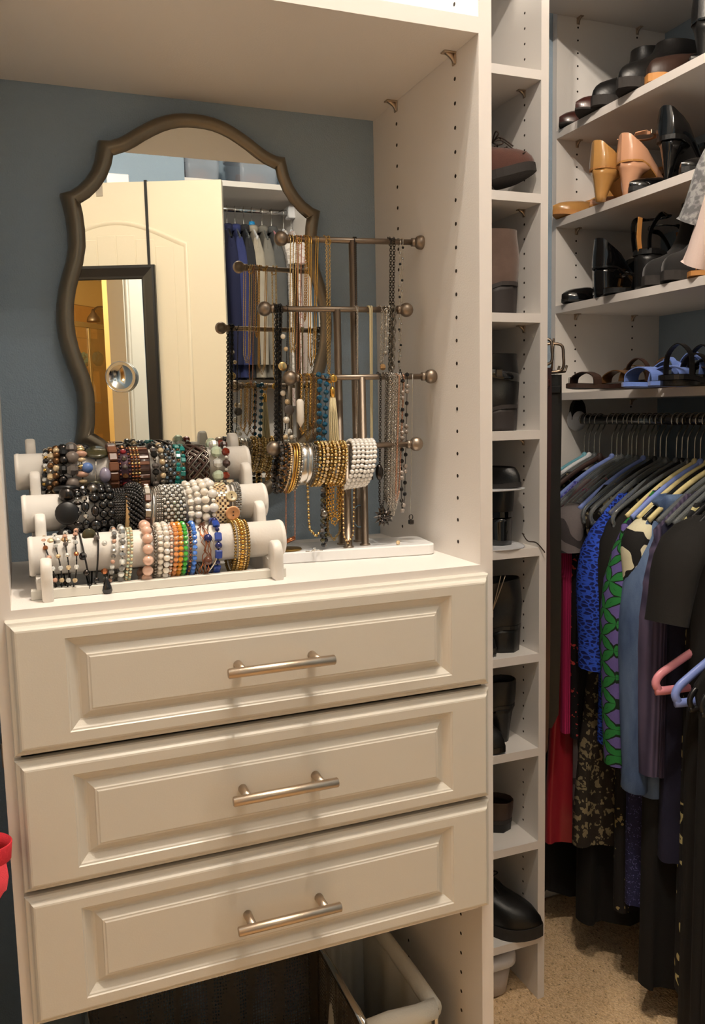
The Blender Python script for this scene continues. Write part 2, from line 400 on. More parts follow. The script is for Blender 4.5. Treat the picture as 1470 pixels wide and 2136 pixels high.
for sx in (-1, 1):
    for y, z0, z1, dx in ((.040, ZC, ZC+.051, 0), (.1045, ZC+.028, ZC+.097, .002), (.157, ZC+.075, ZC+.147, .004), (.216, ZC+.12, ZC+.188, .006)):
        xx = (-.5655-dx) if sx < 0 else (-.2830-dx*1.6)
        loc(tab(xx, y, z0, z1), hl).build('rest_tab', M_leatherette, hold)

# ------------------------------------------------------------------ beads
def J(key):
    t = JM[key]; return mat('bead_'+key, t[0], t[1], t[2], coat=t[3] if len(t) > 3 else 0, trans=t[4] if len(t) > 4 else 0)
JM = {'black': ((14, 13, 14), .15, 0, .5), 'jet': ((18, 17, 18), .35, 0), 'gunmetal': ((70, 66, 64), .22, 1), 'silver': ((205, 200, 192), .22, 1), 'darksilver': ((128, 122, 114), .28, 1),
      'gold': ((212, 168, 88), .25, 1), 'palegold': ((226, 198, 140), .25, 1), 'oldgold': ((150, 122, 70), .35, 1), 'copper': ((176, 112, 76), .3, 1), 'rosegold': ((206, 150, 120), .28, 1), 'bronze': ((120, 88, 58), .3, .8),
      'pearl': ((240, 230, 214), .2, .1, .6), 'whitepearl': ((232, 228, 222), .2, .1, .6), 'pinkpearl': ((232, 190, 168), .2, .1, .6), 'greypearl': ((150, 140, 132), .2, .2, .6),
      'crystal': ((225, 225, 220), .06, .35, .6), 'greycrystal': ((150, 150, 148), .08, .35, .6), 'greencrystal': ((206, 222, 196), .08, .2, .6), 'champagne': ((226, 200, 160), .1, .4, .5), 'clear': ((236, 228, 216), .12, 0, .6),
      'peach': ((226, 152, 92), .12, 0, .6), 'orange': ((222, 148, 44), .12, 0, .6), 'green': ((70, 176, 70), .12, 0, .6), 'blue': ((76, 128, 216), .12, 0, .6), 'lapis': ((36, 66, 150), .2, 0, .5), 'navy': ((24, 30, 90), .15, 0, .6),
      'teal': ((22, 132, 128), .25, 0, .4), 'tealblue': ((20, 84, 116), .15, .1, .6), 'turq': ((30, 150, 170), .2, 0, .5), 'redcrystal': ((126, 40, 20), .1, .2, .6), 'brown': ((92, 52, 34), .3, 0, .4), 'darkbrown': ((60, 34, 26), .35, 0, .3),
      'wood': ((122, 78, 54), .5, 0), 'garnet': ((150, 34, 40), .15, 0, .6), 'plum': ((74, 50, 62), .3, .4), 'olive': ((66, 62, 38), .12, 0, .6), 'smoke': ((96, 88, 84), .1, .1, .6), 'crackle': ((120, 108, 100), .35, 0, .4),
      'bluebead': ((96, 128, 190), .2, 0, .5), 'lilac': ((158, 150, 172), .2, .1, .5), 'bluegrey': ((110, 132, 150), .18, .4, .4), 'blush': ((206, 160, 136), .25, .1, .5), 'cord': ((26, 22, 20), .7, 0), 'tan': ((176, 140, 96), .3, .2, .3),
      'button_orange': ((226, 168, 122), .35, 0, .3), 'button_green': ((142, 182, 162), .35, 0, .3), 'button_tan': ((176, 158, 120), .35, 0, .3), 'ivory': ((214, 200, 160), .6, 0), 'horn': ((168, 136, 92), .25, 0, .5)}
def bead_mb(kind, d):
    mb = MB(); r = d/2
    if kind == 'ball': mb.ball((0, 0, 0), r, 10, 7)
    elif kind == 'small': mb.ball((0, 0, 0), r, 6, 4)
    elif kind == 'oval': mb.ball((0, 0, 0), r, 10, 6, sc=(1.35, .85, .95))
    elif kind == 'wideoval': mb.ball((0, 0, 0), r, 10, 6, sc=(.75, .8, 1.4))
    elif kind == 'facet': mb.ball((0, 0, 0), r, 7, 5); mb.sm = [False]*len(mb.sm)
    elif kind == 'bicone': mb.ball((0, 0, 0), r, 6, 4); mb.v = [(x*1.1, y, z) for x, y, z in mb.v]; mb.sm = [False]*len(mb.sm)
    elif kind == 'cube': mb.box((-r, -r*.7, -r), (r, r*.7, r), bev=r*.25)
    elif kind == 'brick': mb.box((-r*1.25, -r*.6, -r), (r*1.25, r*.6, r), bev=r*.3)
    elif kind == 'bar': mb.box((-r, -r*.5, -r*3.0), (r, r*.5, r*3.0), bev=r*.3)
    elif kind == 'disc': mb.lathe([(.0001, -r*.22), (r*.85, -r*.22), (r, -r*.08), (r, r*.08), (r*.85, r*.22), (.0001, r*.22)], 18, M=Matrix.Rotation(PI/2, 4, 'X'))
    elif kind == 'drop': mb.lathe([(.0002, r*1.9), (r*.3, r*1.2), (r*.75, r*.2), (r*.9, -.5*r), (r*.6, -1.1*r), (.0002, -1.35*r)], 12)
    elif kind == 'button':
        mb.lathe([(.0001, -r*.18), (r*.9, -r*.18), (r, 0), (r*.92, r*.2), (r*.75, r*.12), (.0001, r*.10)], 18, M=Matrix.Rotation(PI/2, 4, 'X'))
    return mb
BEADS = {}
def bead_mesh(kind, d, key):
    k = (kind, round(d*1e4), key)
    if k not in BEADS: BEADS[k] = bead_mb(kind, d).mesh('bead', J(key))
    return BEADS[k]
def place(pos, tang, rad, spin=0):
    """frame with local x along the strand and local -y outward"""
    t = Vector(tang).normalized(); y = -Vector(rad).normalized(); z = t.cross(y).normalized(); y = z.cross(t)
    return Matrix(((t.x, y.x, z.x, pos[0]), (t.y, y.y, z.y, pos[1]), (t.z, y.z, z.z, pos[2]), (0, 0, 0, 1)))
def ringpath(x, y, zc, R, n, lean=0, ell=1.0, x2=0):
    """closed ring round an axis along x; lean shifts it sideways, ell < 1 squeezes it front to back"""
    out = []
    for i in range(n):
        a = 2*PI*i/n+.2; c, s = math.cos(a), math.sin(a)
        p = Vector((x+lean*c+x2*math.sin(3*a), y+R*ell*s, zc+R*c))
        out.append((p, Vector((-lean*s, R*ell*c, -R*s)), Vector((0, s, c))))
    return out
ALLB = []
def bracelet(center, R, label, pattern, group, strands=1, gap=0, lean=0, parts=None, ell=1.0, cat='bracelet', cord=None, name='bracelet', hang=True):
    """beaded ring hung on a roll or bar; pattern = [(kind, size, colour key), ...] repeated round the ring"""
    x, y, z, r = center
    dm = sum(p[1]*(1.35 if p[0] in ('oval', 'brick') else 1) for p in pattern)/len(pattern)
    zc = z-(R-r)+min(.5*dm, .005) if hang else z
    n = max(6, int(2*PI*R/dm))
    n -= n % len(pattern) if n > len(pattern) else 0
    big = parts if parts is not None else dm >= .0085
    root = thing(name, label, cat, (x, y, zc), 0, group)
    keys = []; mb = MB()
    for s in range(strands):
        xo = (s-(strands-1)/2)*gap
        ph = ringpath(xo, 0, 0, R, n, lean, ell)
        for i, (p, t, rd) in enumerate(ph):
            kd, d, key = pattern[(i+s*(1 if strands > 1 else 0)) % len(pattern)]
            Mx = place(p, t, rd)
            if big: obj('bead', bead_mesh(kd, d, key), root, M=Mx)
            else:
                if key not in keys: keys.append(key)
                b = bead_mb('small' if kd == 'ball' and d < .0045 else kd, d); mb.add(b.v, b.f, keys.index(key), b.sm[0], Mx)
    if big:
        c = MB(); c.tube([q[0] for q in ringpath(0, 0, 0, R-.0008, 28, lean, ell)], .0008, 5, closed=True); c.build('elastic_cord', J(cord or 'cord'), root)
    else: mb.build('bead_strand', [J(k) for k in keys], root)
    ALLB.append(root); return root
def rollx(tier, u):
    x0, x1, y, z = ROLLS[tier]; v = {'front': 1130, 'middle': 1060, 'rear': 985}[tier]
    return P(u, v, 1, y-.024).x
def on(tier, u):
    x0, x1, y, z = ROLLS[tier]; return (rollx(tier, u), y, z, RR)
GF, GM, GR = 'bracelets on the front roll', 'bracelets on the middle roll', 'bracelets on the rear roll'
def bangle(center, R, label, group, prof, matl, name='bangle', lean=0, hang=True, ell=1.0):
    """solid ring; prof = cross-section points (along axis, outward)"""
    x, y, z, r = center; zc = z-(R-r) if hang else z
    root = thing(name, label, 'bracelet', (x, y, zc), 0, group)
    rings = []; n = 40
    for p, t, rd in ringpath(0, 0, 0, R, n, lean, ell): rings.append([p+Vector((a, 0, 0))+rd*b for a, b in prof])
    rings.append(rings[0]); MB().loft(rings, caps=False).build('ring', matl, root)
    ALLB.append(root); return root
def rnd_prof(w, t, n=8): return [(w/2*math.cos(2*PI*k/n), t/2+t/2*math.sin(2*PI*k/n)) for k in range(n)]
def flat_prof(w, t): return [(-w/2, 0), (-w/2, t*.7), (-w/2+t*.3, t), (w/2-t*.3, t), (w/2, t*.7), (w/2, 0)]

# ---- front roll
b = thing('bracelet', 'loose multi strand bracelet of blush and turquoise beads on front roll', 'bracelet', (on('front', 128)[0], .080, 1.262-.016), 0, GF)
for s in range(4):
    mb = MB(); ks = ['champagne', 'blush', 'copper', 'crystal', 'turq', 'smoke', 'cord']
    R = .038+.002*s; rr = random.Random(s)
    for i, (p, t, rd) in enumerate(ringpath((s-1.5)*.0085, 0, 0, R, 34, .004*(s-1.5), .86, .0015)):
        k = rr.choice([0, 1, 2, 3, 3, 5]) if i % 2 else 6
        if s == 2 and i == 13: k = 4
        bm = bead_mb('facet', .0062) if i % 2 else bead_mb('brick', .0018)
        if k == 4: bm = bead_mb('cube', .0085)
        mb.add(bm.v, bm.f, k, bm.sm[0], place(p, t, rd))
    mb.tube([q[0] for q in ringpath((s-1.5)*.0085, 0, 0, R, 34, .004*(s-1.5), .86, .0015)], .0008, 5, 6, closed=True)
    mb.build('bead_strand', [J(k) for k in ks], b)
for i, (dx, dz, k, d) in enumerate([(-.012, .040, 'champagne', .010), (-.004, .041, 'crystal', .009), (.004, .040, 'tan', .010), (.009, .037, 'darksilver', .009), (-.008, .034, 'blush', .008)]):
    obj('bead', bead_mesh('facet', d, k), b, loc=(dx, -.012-.002*(i % 2), dz-.006))
b = thing('bracelet', 'black cord bracelet with a hanging black teardrop on front roll', 'bracelet', (on('front', 188)[0], .080, 1.262-.014), 0, GF)
mb = MB()
for s in (-1, 1): mb.tube([q[0] for q in ringpath(s*.006, 0, 0, .0385, 36, s*.005, .85)], .0011, 6, closed=True)
mb.build('cord_loop', J('cord'), b)
for dx, y, z, kd, d, k in [(-.010, -.029, .014, 'facet', .010, 'black'), (-.007, -.033, -.006, 'ball', .008, 'gunmetal'), (.004, -.033, -.016, 'ball', .007, 'black'), (-.004, -.032, -.024, 'facet', .009, 'black'), (.014, -.034, -.006, 'bicone', .008, 'copper'), (.016, -.030, .028, 'facet', .007, 'crystal'), (0, -.012, .037, 'disc', .017, 'olive'), (.008, -.020, .034, 'facet', .008, 'smoke'), (.002, -.026, -.036, 'facet', .008, 'greycrystal'), (-.012, -.024, -.034, 'facet', .008, 'black'), (.009, -.026, -.034, 'ball', .007, 'black')]:
    obj('bead', bead_mesh(kd, d, k), b, loc=(dx, y, z))
obj('teardrop', bead_mesh('drop', .015, 'black'), b, loc=(.016, -.034, -.026), label='black faceted teardrop')
bracelet(on('front', 231), .0375, 'grey crystal and blush bead stretch bracelet on front roll', [('facet', .0068, 'greycrystal'), ('facet', .0060, 'crystal'), ('ball', .0055, 'blush'), ('facet', .006, 'darksilver')], GF, lean=.006, ell=.9)
bracelet(on('front', 251), .0375, 'clear faceted crystal stretch bracelet on front roll', [('facet', .0082, 'crystal'), ('facet', .0078, 'greycrystal')], GF, lean=.004, ell=.9, parts=True)
bracelet(on('front', 267), .0355, 'fine champagne crystal double strand bracelet on front roll', [('small', .0040, 'champagne'), ('small', .0040, 'greencrystal')], GF, strands=2, gap=.004, lean=.004, ell=.92)
bracelet(on('front', 305), .0375, 'large pink pearl stretch bracelet on front roll', [('ball', .0135, 'pinkpearl')], GF, lean=.002, ell=.92, cord='clear')
bracelet(on('front', 321), .0360, 'thin dark silver bead bracelet beside the pink pearls', [('small', .0042, 'darksilver')], GF, lean=.002, ell=.92)
bracelet(on('front', 332), .0345, 'milky clear faceted bead bracelet beside the dark silver strand', [('facet', .0075, 'clear'), ('facet', .0078, 'pearl')], GF, lean=.002, ell=.92)
bracelet(on('front', 344), .0375, 'graduated cream pearl bracelet on front roll', [('ball', .0085, 'pearl'), ('ball', .0075, 'whitepearl')], GF, lean=.003, ell=.92, cord='clear')
bracelet(on('front', 354), .0350, 'pale translucent small bead bracelet beside the peach beads', [('small', .0045, 'clear'), ('small', .0045, 'blush')], GF, lean=.003, ell=.92)
for u, k, lb in ((364, 'peach', 'translucent peach faceted bead bracelet on front roll'), (374, 'orange', 'translucent orange faceted bead bracelet on front roll'), (384, 'green', 'bright green faceted bead bracelet on front roll'), (403, 'blue', 'sky blue faceted bead bracelet on front roll')):
    bracelet(on('front', u), .0345, lb, [('facet', .0066, k)], GF, lean=.003, ell=.92)
bracelet(on('front', 394), .0345, 'thin dark red metallic bead bracelet between green and blue', [('small', .0038, 'copper'), ('small', .0038, 'plum')], GF, lean=.003, ell=.92)
b = thing('bracelet', 'tangled copper wire bracelet with one brown bead on front roll', 'bracelet', (on('front', 424)[0], .080, 1.262-.012), 0, GF)
mb = MB(); rr = random.Random(5)
for s in range(5): mb.tube([q[0]+Vector((rr.uniform(-.003, .003), 0, 0)) for q in ringpath((s-2)*.002, 0, 0, .0365+.0006*s, 40, .003, .9, .002)], .0006, 4, closed=True)
mb.build('wire_strand', J('copper'), b); obj('bead', bead_mesh('ball', .0115, 'brown'), b, loc=(.003, -.0335, -.006)); obj('bead', bead_mesh('ball', .010, 'jet'), b, loc=(.012, -.020, -.034))
b = thing('bracelet', 'wavy silver wire bracelet with navy bead beside lapis bracelet', 'bracelet', (on('front', 438)[0], .080, 1.262-.012), 0, GF)
MB().tube([q[0] for q in ringpath(0, 0, 0, .0375, 48, .006, .9, .006)], .0011, 6, closed=True).build('wire_strand', J('silver'), b)
obj('bead', bead_mesh('ball', .0115, 'navy'), b, loc=(-.003, -.026, .022))
bracelet(on('front', 452), .0360, 'lapis blue rectangular stone bracelet on front roll', [('brick', .0092, 'lapis'), ('ball', .0060, 'navy'), ('brick', .0092, 'lapis'), ('ball', .0095, 'navy')], GF, lean=.002, ell=.92, parts=True)
for i, (u, k, d, lb) in enumerate([(488, 'oldgold', .0042, 'leftmost antique gold bead strand at the right of front roll'), (496, 'palegold', .0035, 'fine pale gold bead strand beside the antique gold strand'), (503, 'gold', .0062, 'bright gold round bead bracelet amid thin gold strands'), (510, 'palegold', .0038, 'thin gold seed bead strand right of the round gold beads'), (516, 'oldgold', .0042, 'rightmost antique gold bead strand on front roll')]):
    bracelet(on('front', u), .0335, lb, [('small' if d < .006 else 'ball', d, k)], GF, lean=.002, ell=.94)
# ---- middle roll
bracelet(on('middle', 138), .0350, 'chunky black bracelet of large discs and round beads', [('disc', .032, 'jet'), ('ball', .0200, 'black'), ('disc', .0300, 'jet'), ('ball', .0210, 'gunmetal')], GM, parts=True, lean=.003, ell=.95)
bracelet(on('middle', 160), .0335, 'black bead bracelet with small silver rondelles on middle roll', [('wideoval', .0080, 'black'), ('small', .0045, 'silver'), ('wideoval', .0075, 'gunmetal'), ('small', .0045, 'silver')], GM, lean=.002)
bracelet(on('middle', 177), .0335, 'black oval stone bracelet with silver crosses on middle roll', [('oval', .0110, 'black'), ('facet', .0075, 'silver')], GM, parts=True)
bracelet(on('middle', 197), .0340, 'black bead bracelet with one hammered silver ball', [('ball', .0150, 'black'), ('oval', .0110, 'gunmetal'), ('ball', .0140, 'black'), ('ball', .0155, 'darksilver')], GM, parts=True)
bracelet(on('middle', 214), .0325, 'left of two matching round black bead bracelets on middle roll', [('ball', .0108, 'black')], GM, parts=True)
bracelet(on('middle', 230), .0325, 'right of two matching round black bead bracelets on middle roll', [('ball', .0108, 'black')], GM, parts=True)
bracelet(on('middle', 249), .0320, 'black seed bead bracelet of many thin strands on middle roll', [('small', .0035, 'black'), ('small', .0035, 'jet'), ('small', .0035, 'gunmetal')], GM, strands=6, gap=.0032)
bangle(on('middle', 263), .0345, 'curved horn coloured bangle with gold edge on middle roll', GM, rnd_prof(.006, .004), J('horn'), lean=.004)
b = thing('bracelet', 'thick twisted black seed bead torsade bracelet on middle roll', 'bracelet', (on('middle', 280)[0], .130, 1.309-.006), 0, GM)
for s in range(7):
    mb = MB(); pth = ringpath(0, 0, 0, .033, 110, .002, 1)
    for i, (p, t, rd) in enumerate(pth):
        a = 2*PI*s/7+i*.30; q = p+Vector((1, 0, 0))*(.010*math.cos(a))+rd*(.006*math.sin(a)); bm = bead_mb('small', .0048); mb.add(bm.v, bm.f, 0, True, place(q, t, rd))
    mb.build('twisted_strand', J('black'), b)
ALLB.append(b)
bracelet(on('middle', 306), .0335, 'silver bracelet with brown and pearl links beside black torsade', [('brick', .0085, 'silver'), ('ball', .007, 'pearl'), ('brick', .008, 'brown')], GM, lean=.003, parts=True)
bangle(on('middle', 317), .0335, 'plain narrow silver bangle on middle roll', GM, rnd_prof(.004, .003), J('silver'), lean=.004)
for i, u in enumerate((326, 331, 336)):
    bracelet(on('middle', u), .0325, ['first of three fine silver bead bangles left of rhinestone cuff', 'second of three fine silver bead bangles left of rhinestone cuff', 'third of three fine silver bead bangles left of rhinestone cuff'][i], [('small', .0030, 'darksilver'), ('small', .0030, 'silver')], GM, lean=.003)
rc = bracelet(on('middle', 363), .0305, 'wide rhinestone mesh cuff bracelet on middle roll', [('facet', .0050, 'crystal'), ('small', .0042, 'darksilver')], GM, strands=7, gap=.0042)
rg = [[p+Vector((a, 0, 0))+rd*b_ for a, b_ in flat_prof(.030, .0012)] for p, t, rd in ringpath(0, 0, 0, .0285, 36)]; rg.append(rg[0]); MB().loft(rg, caps=False).build('lining_band', J('darksilver'), rc)
bracelet(on('middle', 396), .0325, 'clear glass bead bracelet beside the cream pearls', [('facet', .0095, 'clear'), ('ball', .0060, 'pearl')], GM, parts=True, cord='clear')
bracelet(on('middle', 411), .0325, 'small cream pearl bracelet left of the larger pearls', [('ball', .0080, 'pearl'), ('ball', .0105, 'whitepearl')], GM, parts=True, cord='clear')
bracelet(on('middle', 427), .0335, 'medium cream pearl bracelet in the middle of the pearls', [('ball', .0112, 'pearl')], GM, parts=True, cord='clear')
bracelet(on('middle', 443), .0340, 'largest cream pearl bracelet on middle roll', [('ball', .0130, 'whitepearl'), ('ball', .0060, 'pearl')], GM, parts=True, cord='clear')
bracelet(on('middle', 460), .0310, 'wide bronze and pearl grid bead cuff on middle roll', [('cube', .0044, 'champagne'), ('cube', .0030, 'darkbrown')], GM, strands=6, gap=.0034)
b = thing('bracelet', 'button bracelet with orange, green and tan buttons on middle roll', 'bracelet', (on('middle', 482)[0], .130, 1.309-.006), 0, GM)
MB().tube([q[0] for q in ringpath(0, 0, 0, .0325, 36, .003)], .0012, 6, closed=True).build('cord_loop', J('silver'), b)
for a, k, d in ((100, 'button_orange', .0200), (130, 'button_green', .0185), (158, 'button_tan', .018), (60, 'button_tan', .016)):
    q = Vector((0, -.0335*math.sin(math.radians(a)), .0335*math.cos(math.radians(a)))); rd = q.normalized()
    o = obj('button', bead_mesh('button', d, k), b, M=place(q, (0, math.cos(math.radians(a)), math.sin(math.radians(a))), rd))
    h = MB()
    for s in (-1, 1): h.cyl((s*d*.12, -d*.095, 0), (s*d*.12, -d*.13, 0), d*.06, 6)
    h.build('thread_hole', J('darkbrown'), o)
bracelet(on('middle', 494), .0330, 'grey seed bead rope bracelet at the right of middle roll', [('small', .0032, 'darksilver'), ('small', .0032, 'greycrystal')], GM, strands=3, gap=.0028, lean=.004)
# ---- rear roll
bracelet(on('rear', 92), .0325, 'small black and gold bicone bead bracelet at left of rear roll', [('bicone', .0075, 'black'), ('small', .0050, 'gold'), ('bicone', .0060, 'crystal')], GR, lean=.004)
bracelet(on('rear', 104), .0330, 'champagne and bronze bead bracelet on rear roll', [('facet', .0090, 'champagne'), ('small', .0045, 'silver'), ('ball', .0085, 'bronze'), ('small', .0045, 'silver')], GR, lean=.003)
bracelet(on('rear', 116), .0335, 'bronze pearl bracelet on rear roll', [('ball', .0098, 'bronze'), ('ball', .0090, 'champagne'), ('ball', .0098, 'bronze')], GR, lean=.003, parts=True)
bracelet(on('rear', 131), .0335, 'round smoky black bead bracelet on rear roll', [('facet', .0130, 'jet'), ('ball', .0125, 'gunmetal')], GR, lean=.003, parts=True)
bracelet(on('rear', 150), .0345, 'chunky grey crackle stone bracelet on rear roll', [('ball', .0175, 'crackle'), ('facet', .0170, 'smoke')], GR, lean=.002, parts=True)
bracelet(on('rear', 171), .0330, 'blush oval stone bracelet with gold spacers on rear roll', [('wideoval', .0120, 'blush'), ('wideoval', .0090, 'palegold'), ('wideoval', .0085, 'champagne')], GR, parts=True)
b = thing('bracelet', 'bracelet with large olive discs, blue bead and lilac oval', 'bracelet', (on('rear', 198)[0], .185, 1.3595-.008), 0, GR)
MB().tube([q[0] for q in ringpath(0, 0, 0, .0330, 36, .003)], .0009, 5, closed=True).build('elastic_cord', J('silver'), b)
for a, kd, d, k, dx in ((28, 'disc', .030, 'olive', .004), (70, 'ball', .0150, 'bluebead', -.010), (88, 'oval', .0160, 'lilac', .012), (122, 'disc', .029, 'olive', -.002), (152, 'ball', .0110, 'smoke', .012), (-10, 'ball', .014, 'jet', -.010)):
    q = Vector((dx, -.0345*math.sin(math.radians(a)), .0345*math.cos(math.radians(a)))); rd = Vector((0, q.y, q.z)).normalized()
    obj('bead', bead_mesh(kd, d, k), b, M=place(q, (0, math.cos(math.radians(a)), math.sin(math.radians(a))), rd))
bracelet(on('rear', 237), .0325, 'brown square stone bracelet on rear roll', [('cube', .0125, 'wood'), ('cube', .0120, 'brown')], GR, parts=True)
def cuff(u, w, label, key, studs, tier='rear', grp=GR, R=.0285):
    root = bangle(on(tier, u), R, label, grp, flat_prof(w, .0026), J(key), name='cuff_bracelet')
    for nm, ks, n, xs, d, kd in studs:
        mb = MB()
        for xo in xs:
            for i, (p, t, rd) in enumerate(ringpath(xo, 0, 0, R+.0028, n)):
                b = bead_mb(kd, d); mb.add(b.v, b.f, i % len(ks), b.sm[0], place(p, t, rd))
        mb.build(nm, [J(k) for k in ks], root)
    return root
cuff(260, .022, 'wide plum cuff studded with dark stones and one red bead', 'plum', [('stud_row', ['gunmetal', 'copper', 'plum'], 40, (-.0095, -.006, .006, .0095), .0034, 'small'), ('stone_row', ['smoke', 'darksilver', 'garnet', 'bronze'], 16, (0,), .0085, 'facet')])
cuff(283, .013, 'brown cuff covered in small copper studs on rear roll', 'darkbrown', [('stud_row', ['copper', 'palegold', 'bronze'], 44, (-.0045, 0, .0045), .0042, 'small')])
r = cuff(300, .017, 'reddish brown cuff of engraved wooden bars on rear roll', 'darkbrown', [('wooden_bar_row', ['brown', 'darkbrown', 'wood'], 22, (0,), .0048, 'bar')])
bracelet(on('rear', 323), .0325, 'dark smoky stone bracelet beside the wooden bar cuff', [('facet', .0100, 'smoke'), ('small', .0045, 'darksilver'), ('facet', .0095, 'jet')], GR, parts=True)
bracelet(on('rear', 338), .0325, 'grey and champagne metallic bead bracelet on rear roll', [('ball', .0092, 'darksilver'), ('ball', .0088, 'champagne')], GR, parts=True)
bracelet(on('rear', 354), .0315, 'blue grey metallic bead bracelet of three strands on rear roll', [('ball', .0052, 'bluegrey'), ('facet', .0052, 'gunmetal'), ('ball', .005, 'darksilver')], GR, strands=3, gap=.0052)
bracelet(on('rear', 375), .0325, 'teal stone double strand bracelet on rear roll', [('cube', .0064, 'teal'), ('ball', .0062, 'teal'), ('small', .0045, 'bronze')], GR, strands=2, gap=.0068, lean=.003)
# braided cuff: bands crossing over each other
b = thing('cuff_bracelet', 'wide braided cuff of brown and silver bands on rear roll', 'bracelet', (on('rear', 412)[0], .185, 1.3595-.004), 0, GR)
bangle_in = MB(); rings = [[p+Vector((a, 0, 0))+rd*bb for a, bb in flat_prof(.034, .0012)] for p, t, rd in ringpath(0, 0, 0, .0268, 36)]; rings.append(rings[0]); bangle_in.loft(rings, caps=False).build('lining', J('darkbrown'), b)
for s in range(6):
    for mk, off, w in (('darkbrown', -.0016, .0026), ('darksilver', .0016, .0022)):
        n = 90; pts = []
        for i in range(n):
            a = 2*PI*i/n; ph = a*3+2*PI*s/6; xx = .015*(2/PI)*math.asin(math.sin(ph)); lift = .0014*math.cos(ph*1.0) if s % 2 else -.0014*math.cos(ph)
            rad = .0292+lift+.0004*s; pts.append(Vector((xx+off, rad*math.sin(a), rad*math.cos(a))))
        MB().tube(pts, w*.62, 6, closed=True).build('braid_band', J(mk), b)
bracelet(on('rear', 452), .0335, 'pale green clear crystal chunk bracelet on rear roll', [('facet', .0165, 'greencrystal'), ('facet', .0145, 'crystal')], GR, parts=True, cord='clear')
bracelet(on('rear', 469), .0335, 'brown and amber crystal bracelet at the right of rear roll', [('facet', .0120, 'redcrystal'), ('small', .0055, 'crystal'), ('facet', .0115, 'darkbrown'), ('small', .0055, 'crystal')], GR, lean=.003, parts=True)
# ------------------------------------------------------------------ necklace stand
M_marble = mat('white_marble', (236, 236, 236), .18, var=.05, vscale=6)
SR = math.radians(-7.5)
ns = thing('necklace_stand', 'pewter necklace stand with four crossbars on a white marble base', 'jewelry stand', (-.131, .165, ZC), SR)
def slab(w, d, h, r):
    mb = MB(); n = 6; o = []
    for cx, cy, a0 in ((w/2-r, d/2-r, 0), (-w/2+r, d/2-r, 90), (-w/2+r, -d/2+r, 180), (w/2-r, -d/2+r, 270)):
        for k in range(n+1): a = math.radians(a0+90*k/n); o.append((cx+r*math.cos(a), cy+r*math.sin(a)))
    def ring(z, s): return [(x*(1-s/(w/2)), y*(1-s/(d/2)), z) for x, y in o]
    mb.loft([ring(0, .002), ring(.002, 0), ring(h-.002, 0), ring(h-.0006, .0007), ring(h, .002)], smooth=False); return mb
slab(.246, .088, .0165, .013).build('base', M_marble, ns)
BARS = []   # world centre, half length
SP = Vector((-.131, .165, ZC)); Rz = Matrix.Rotation(SR, 3, 'Z')
for px, py, bx, bz, lift in ((-.108, .185, -.112, 1.6805, 0), (-.140, .171, -.143, 1.5785, 0), (-.113, .146, -.1155, 1.4790, 0), (-.143, .137, -.146, 1.3795, 0)):
    q = Rz.inverted() @ (Vector((px, py, 0))-Vector((SP.x, SP.y, 0)))
    MB().tube([(q.x, q.y, .0165), (q.x, q.y, .0185), (q.x, q.y, .0186), (q.x, q.y, bz-ZC)], [.0082, .0078, .0056, .0056], 16).build('post', M_pewter, ns)
    c = MB().cyl((q.x-.100, q.y, bz-ZC), (q.x+.100, q.y, bz-ZC), .0042, 14).build('crossbar', M_pewter, ns)
    for s in (-1, 1):
        mb = MB(); mb.ball((q.x+s*.1065, q.y, bz-ZC), .0105, 20, 14); mb.tube([(q.x+s*.092, q.y, bz-ZC), (q.x+s*.098, q.y, bz-ZC)], .0062, 14); mb.build('ball_finial', M_pewter, c)
    BARS.append((Vector((px, py, bz)), Rz @ Vector((1, 0, 0))))
def barpt(i, u, v=None):
    c, d = BARS[i]; vv = (500, 645, 787, 930)[i]
    y = c.y
    for _ in range(4):
        x = P(u, vv, 1, y).x; y = c.y+d.y*(x-c.x)/d.x
    return Vector((x, y, c.z))
GN = 'necklaces on the stand'
def links(mb, pts, pitch, w, mi=0, wire=.22):
    """cable chain: small oval rings, every other one turned"""
    i = 0; acc = 0; L = [0]
    for a, b in zip(pts, pts[1:]): L.append(L[-1]+(b-a).length)
    n = int(L[-1]/pitch); j = 0
    for k in range(n):
        s = (k+.5)*pitch
        while j < len(L)-2 and L[j+1] < s: j += 1
        t = (s-L[j])/max(1e-9, L[j+1]-L[j]); p = pts[j].lerp(pts[j+1], t); d = (pts[j+1]-pts[j]).normalized()
        side = Vector((1, 0, 0)) if k % 2 else Vector((0, 1, 0)); side = (side-d*side.dot(d)).normalized()
        ring = [p+d*(pitch*.72*math.cos(2*PI*q/8))+side*(w/2*math.sin(2*PI*q/8)) for q in range(8)]
        mb.tube(ring, w*wire*.7, 4, mi, closed=True)
def beads(mb, pts, pitch, kinds, start=0):
    """beads strung along a path; kinds = [(kind, size, material index), ...]"""
    L = [0]
    for a, b in zip(pts, pts[1:]): L.append(L[-1]+(b-a).length)
    n = int(L[-1]/pitch); j = 0
    for k in range(n):
        s = (k+.5)*pitch
        while j < len(L)-2 and L[j+1] < s: j += 1
        t = (s-L[j])/max(1e-9, L[j+1]-L[j]); p = pts[j].lerp(pts[j+1], t); d = (pts[j+1]-pts[j]).normalized()
        kd, sz, mi = kinds[(k+start) % len(kinds)]
        if kd: b = bead_mb(kd, sz); mb.add(b.v, b.f, mi, b.sm[0], place(p, d, (0, -1, 0)))
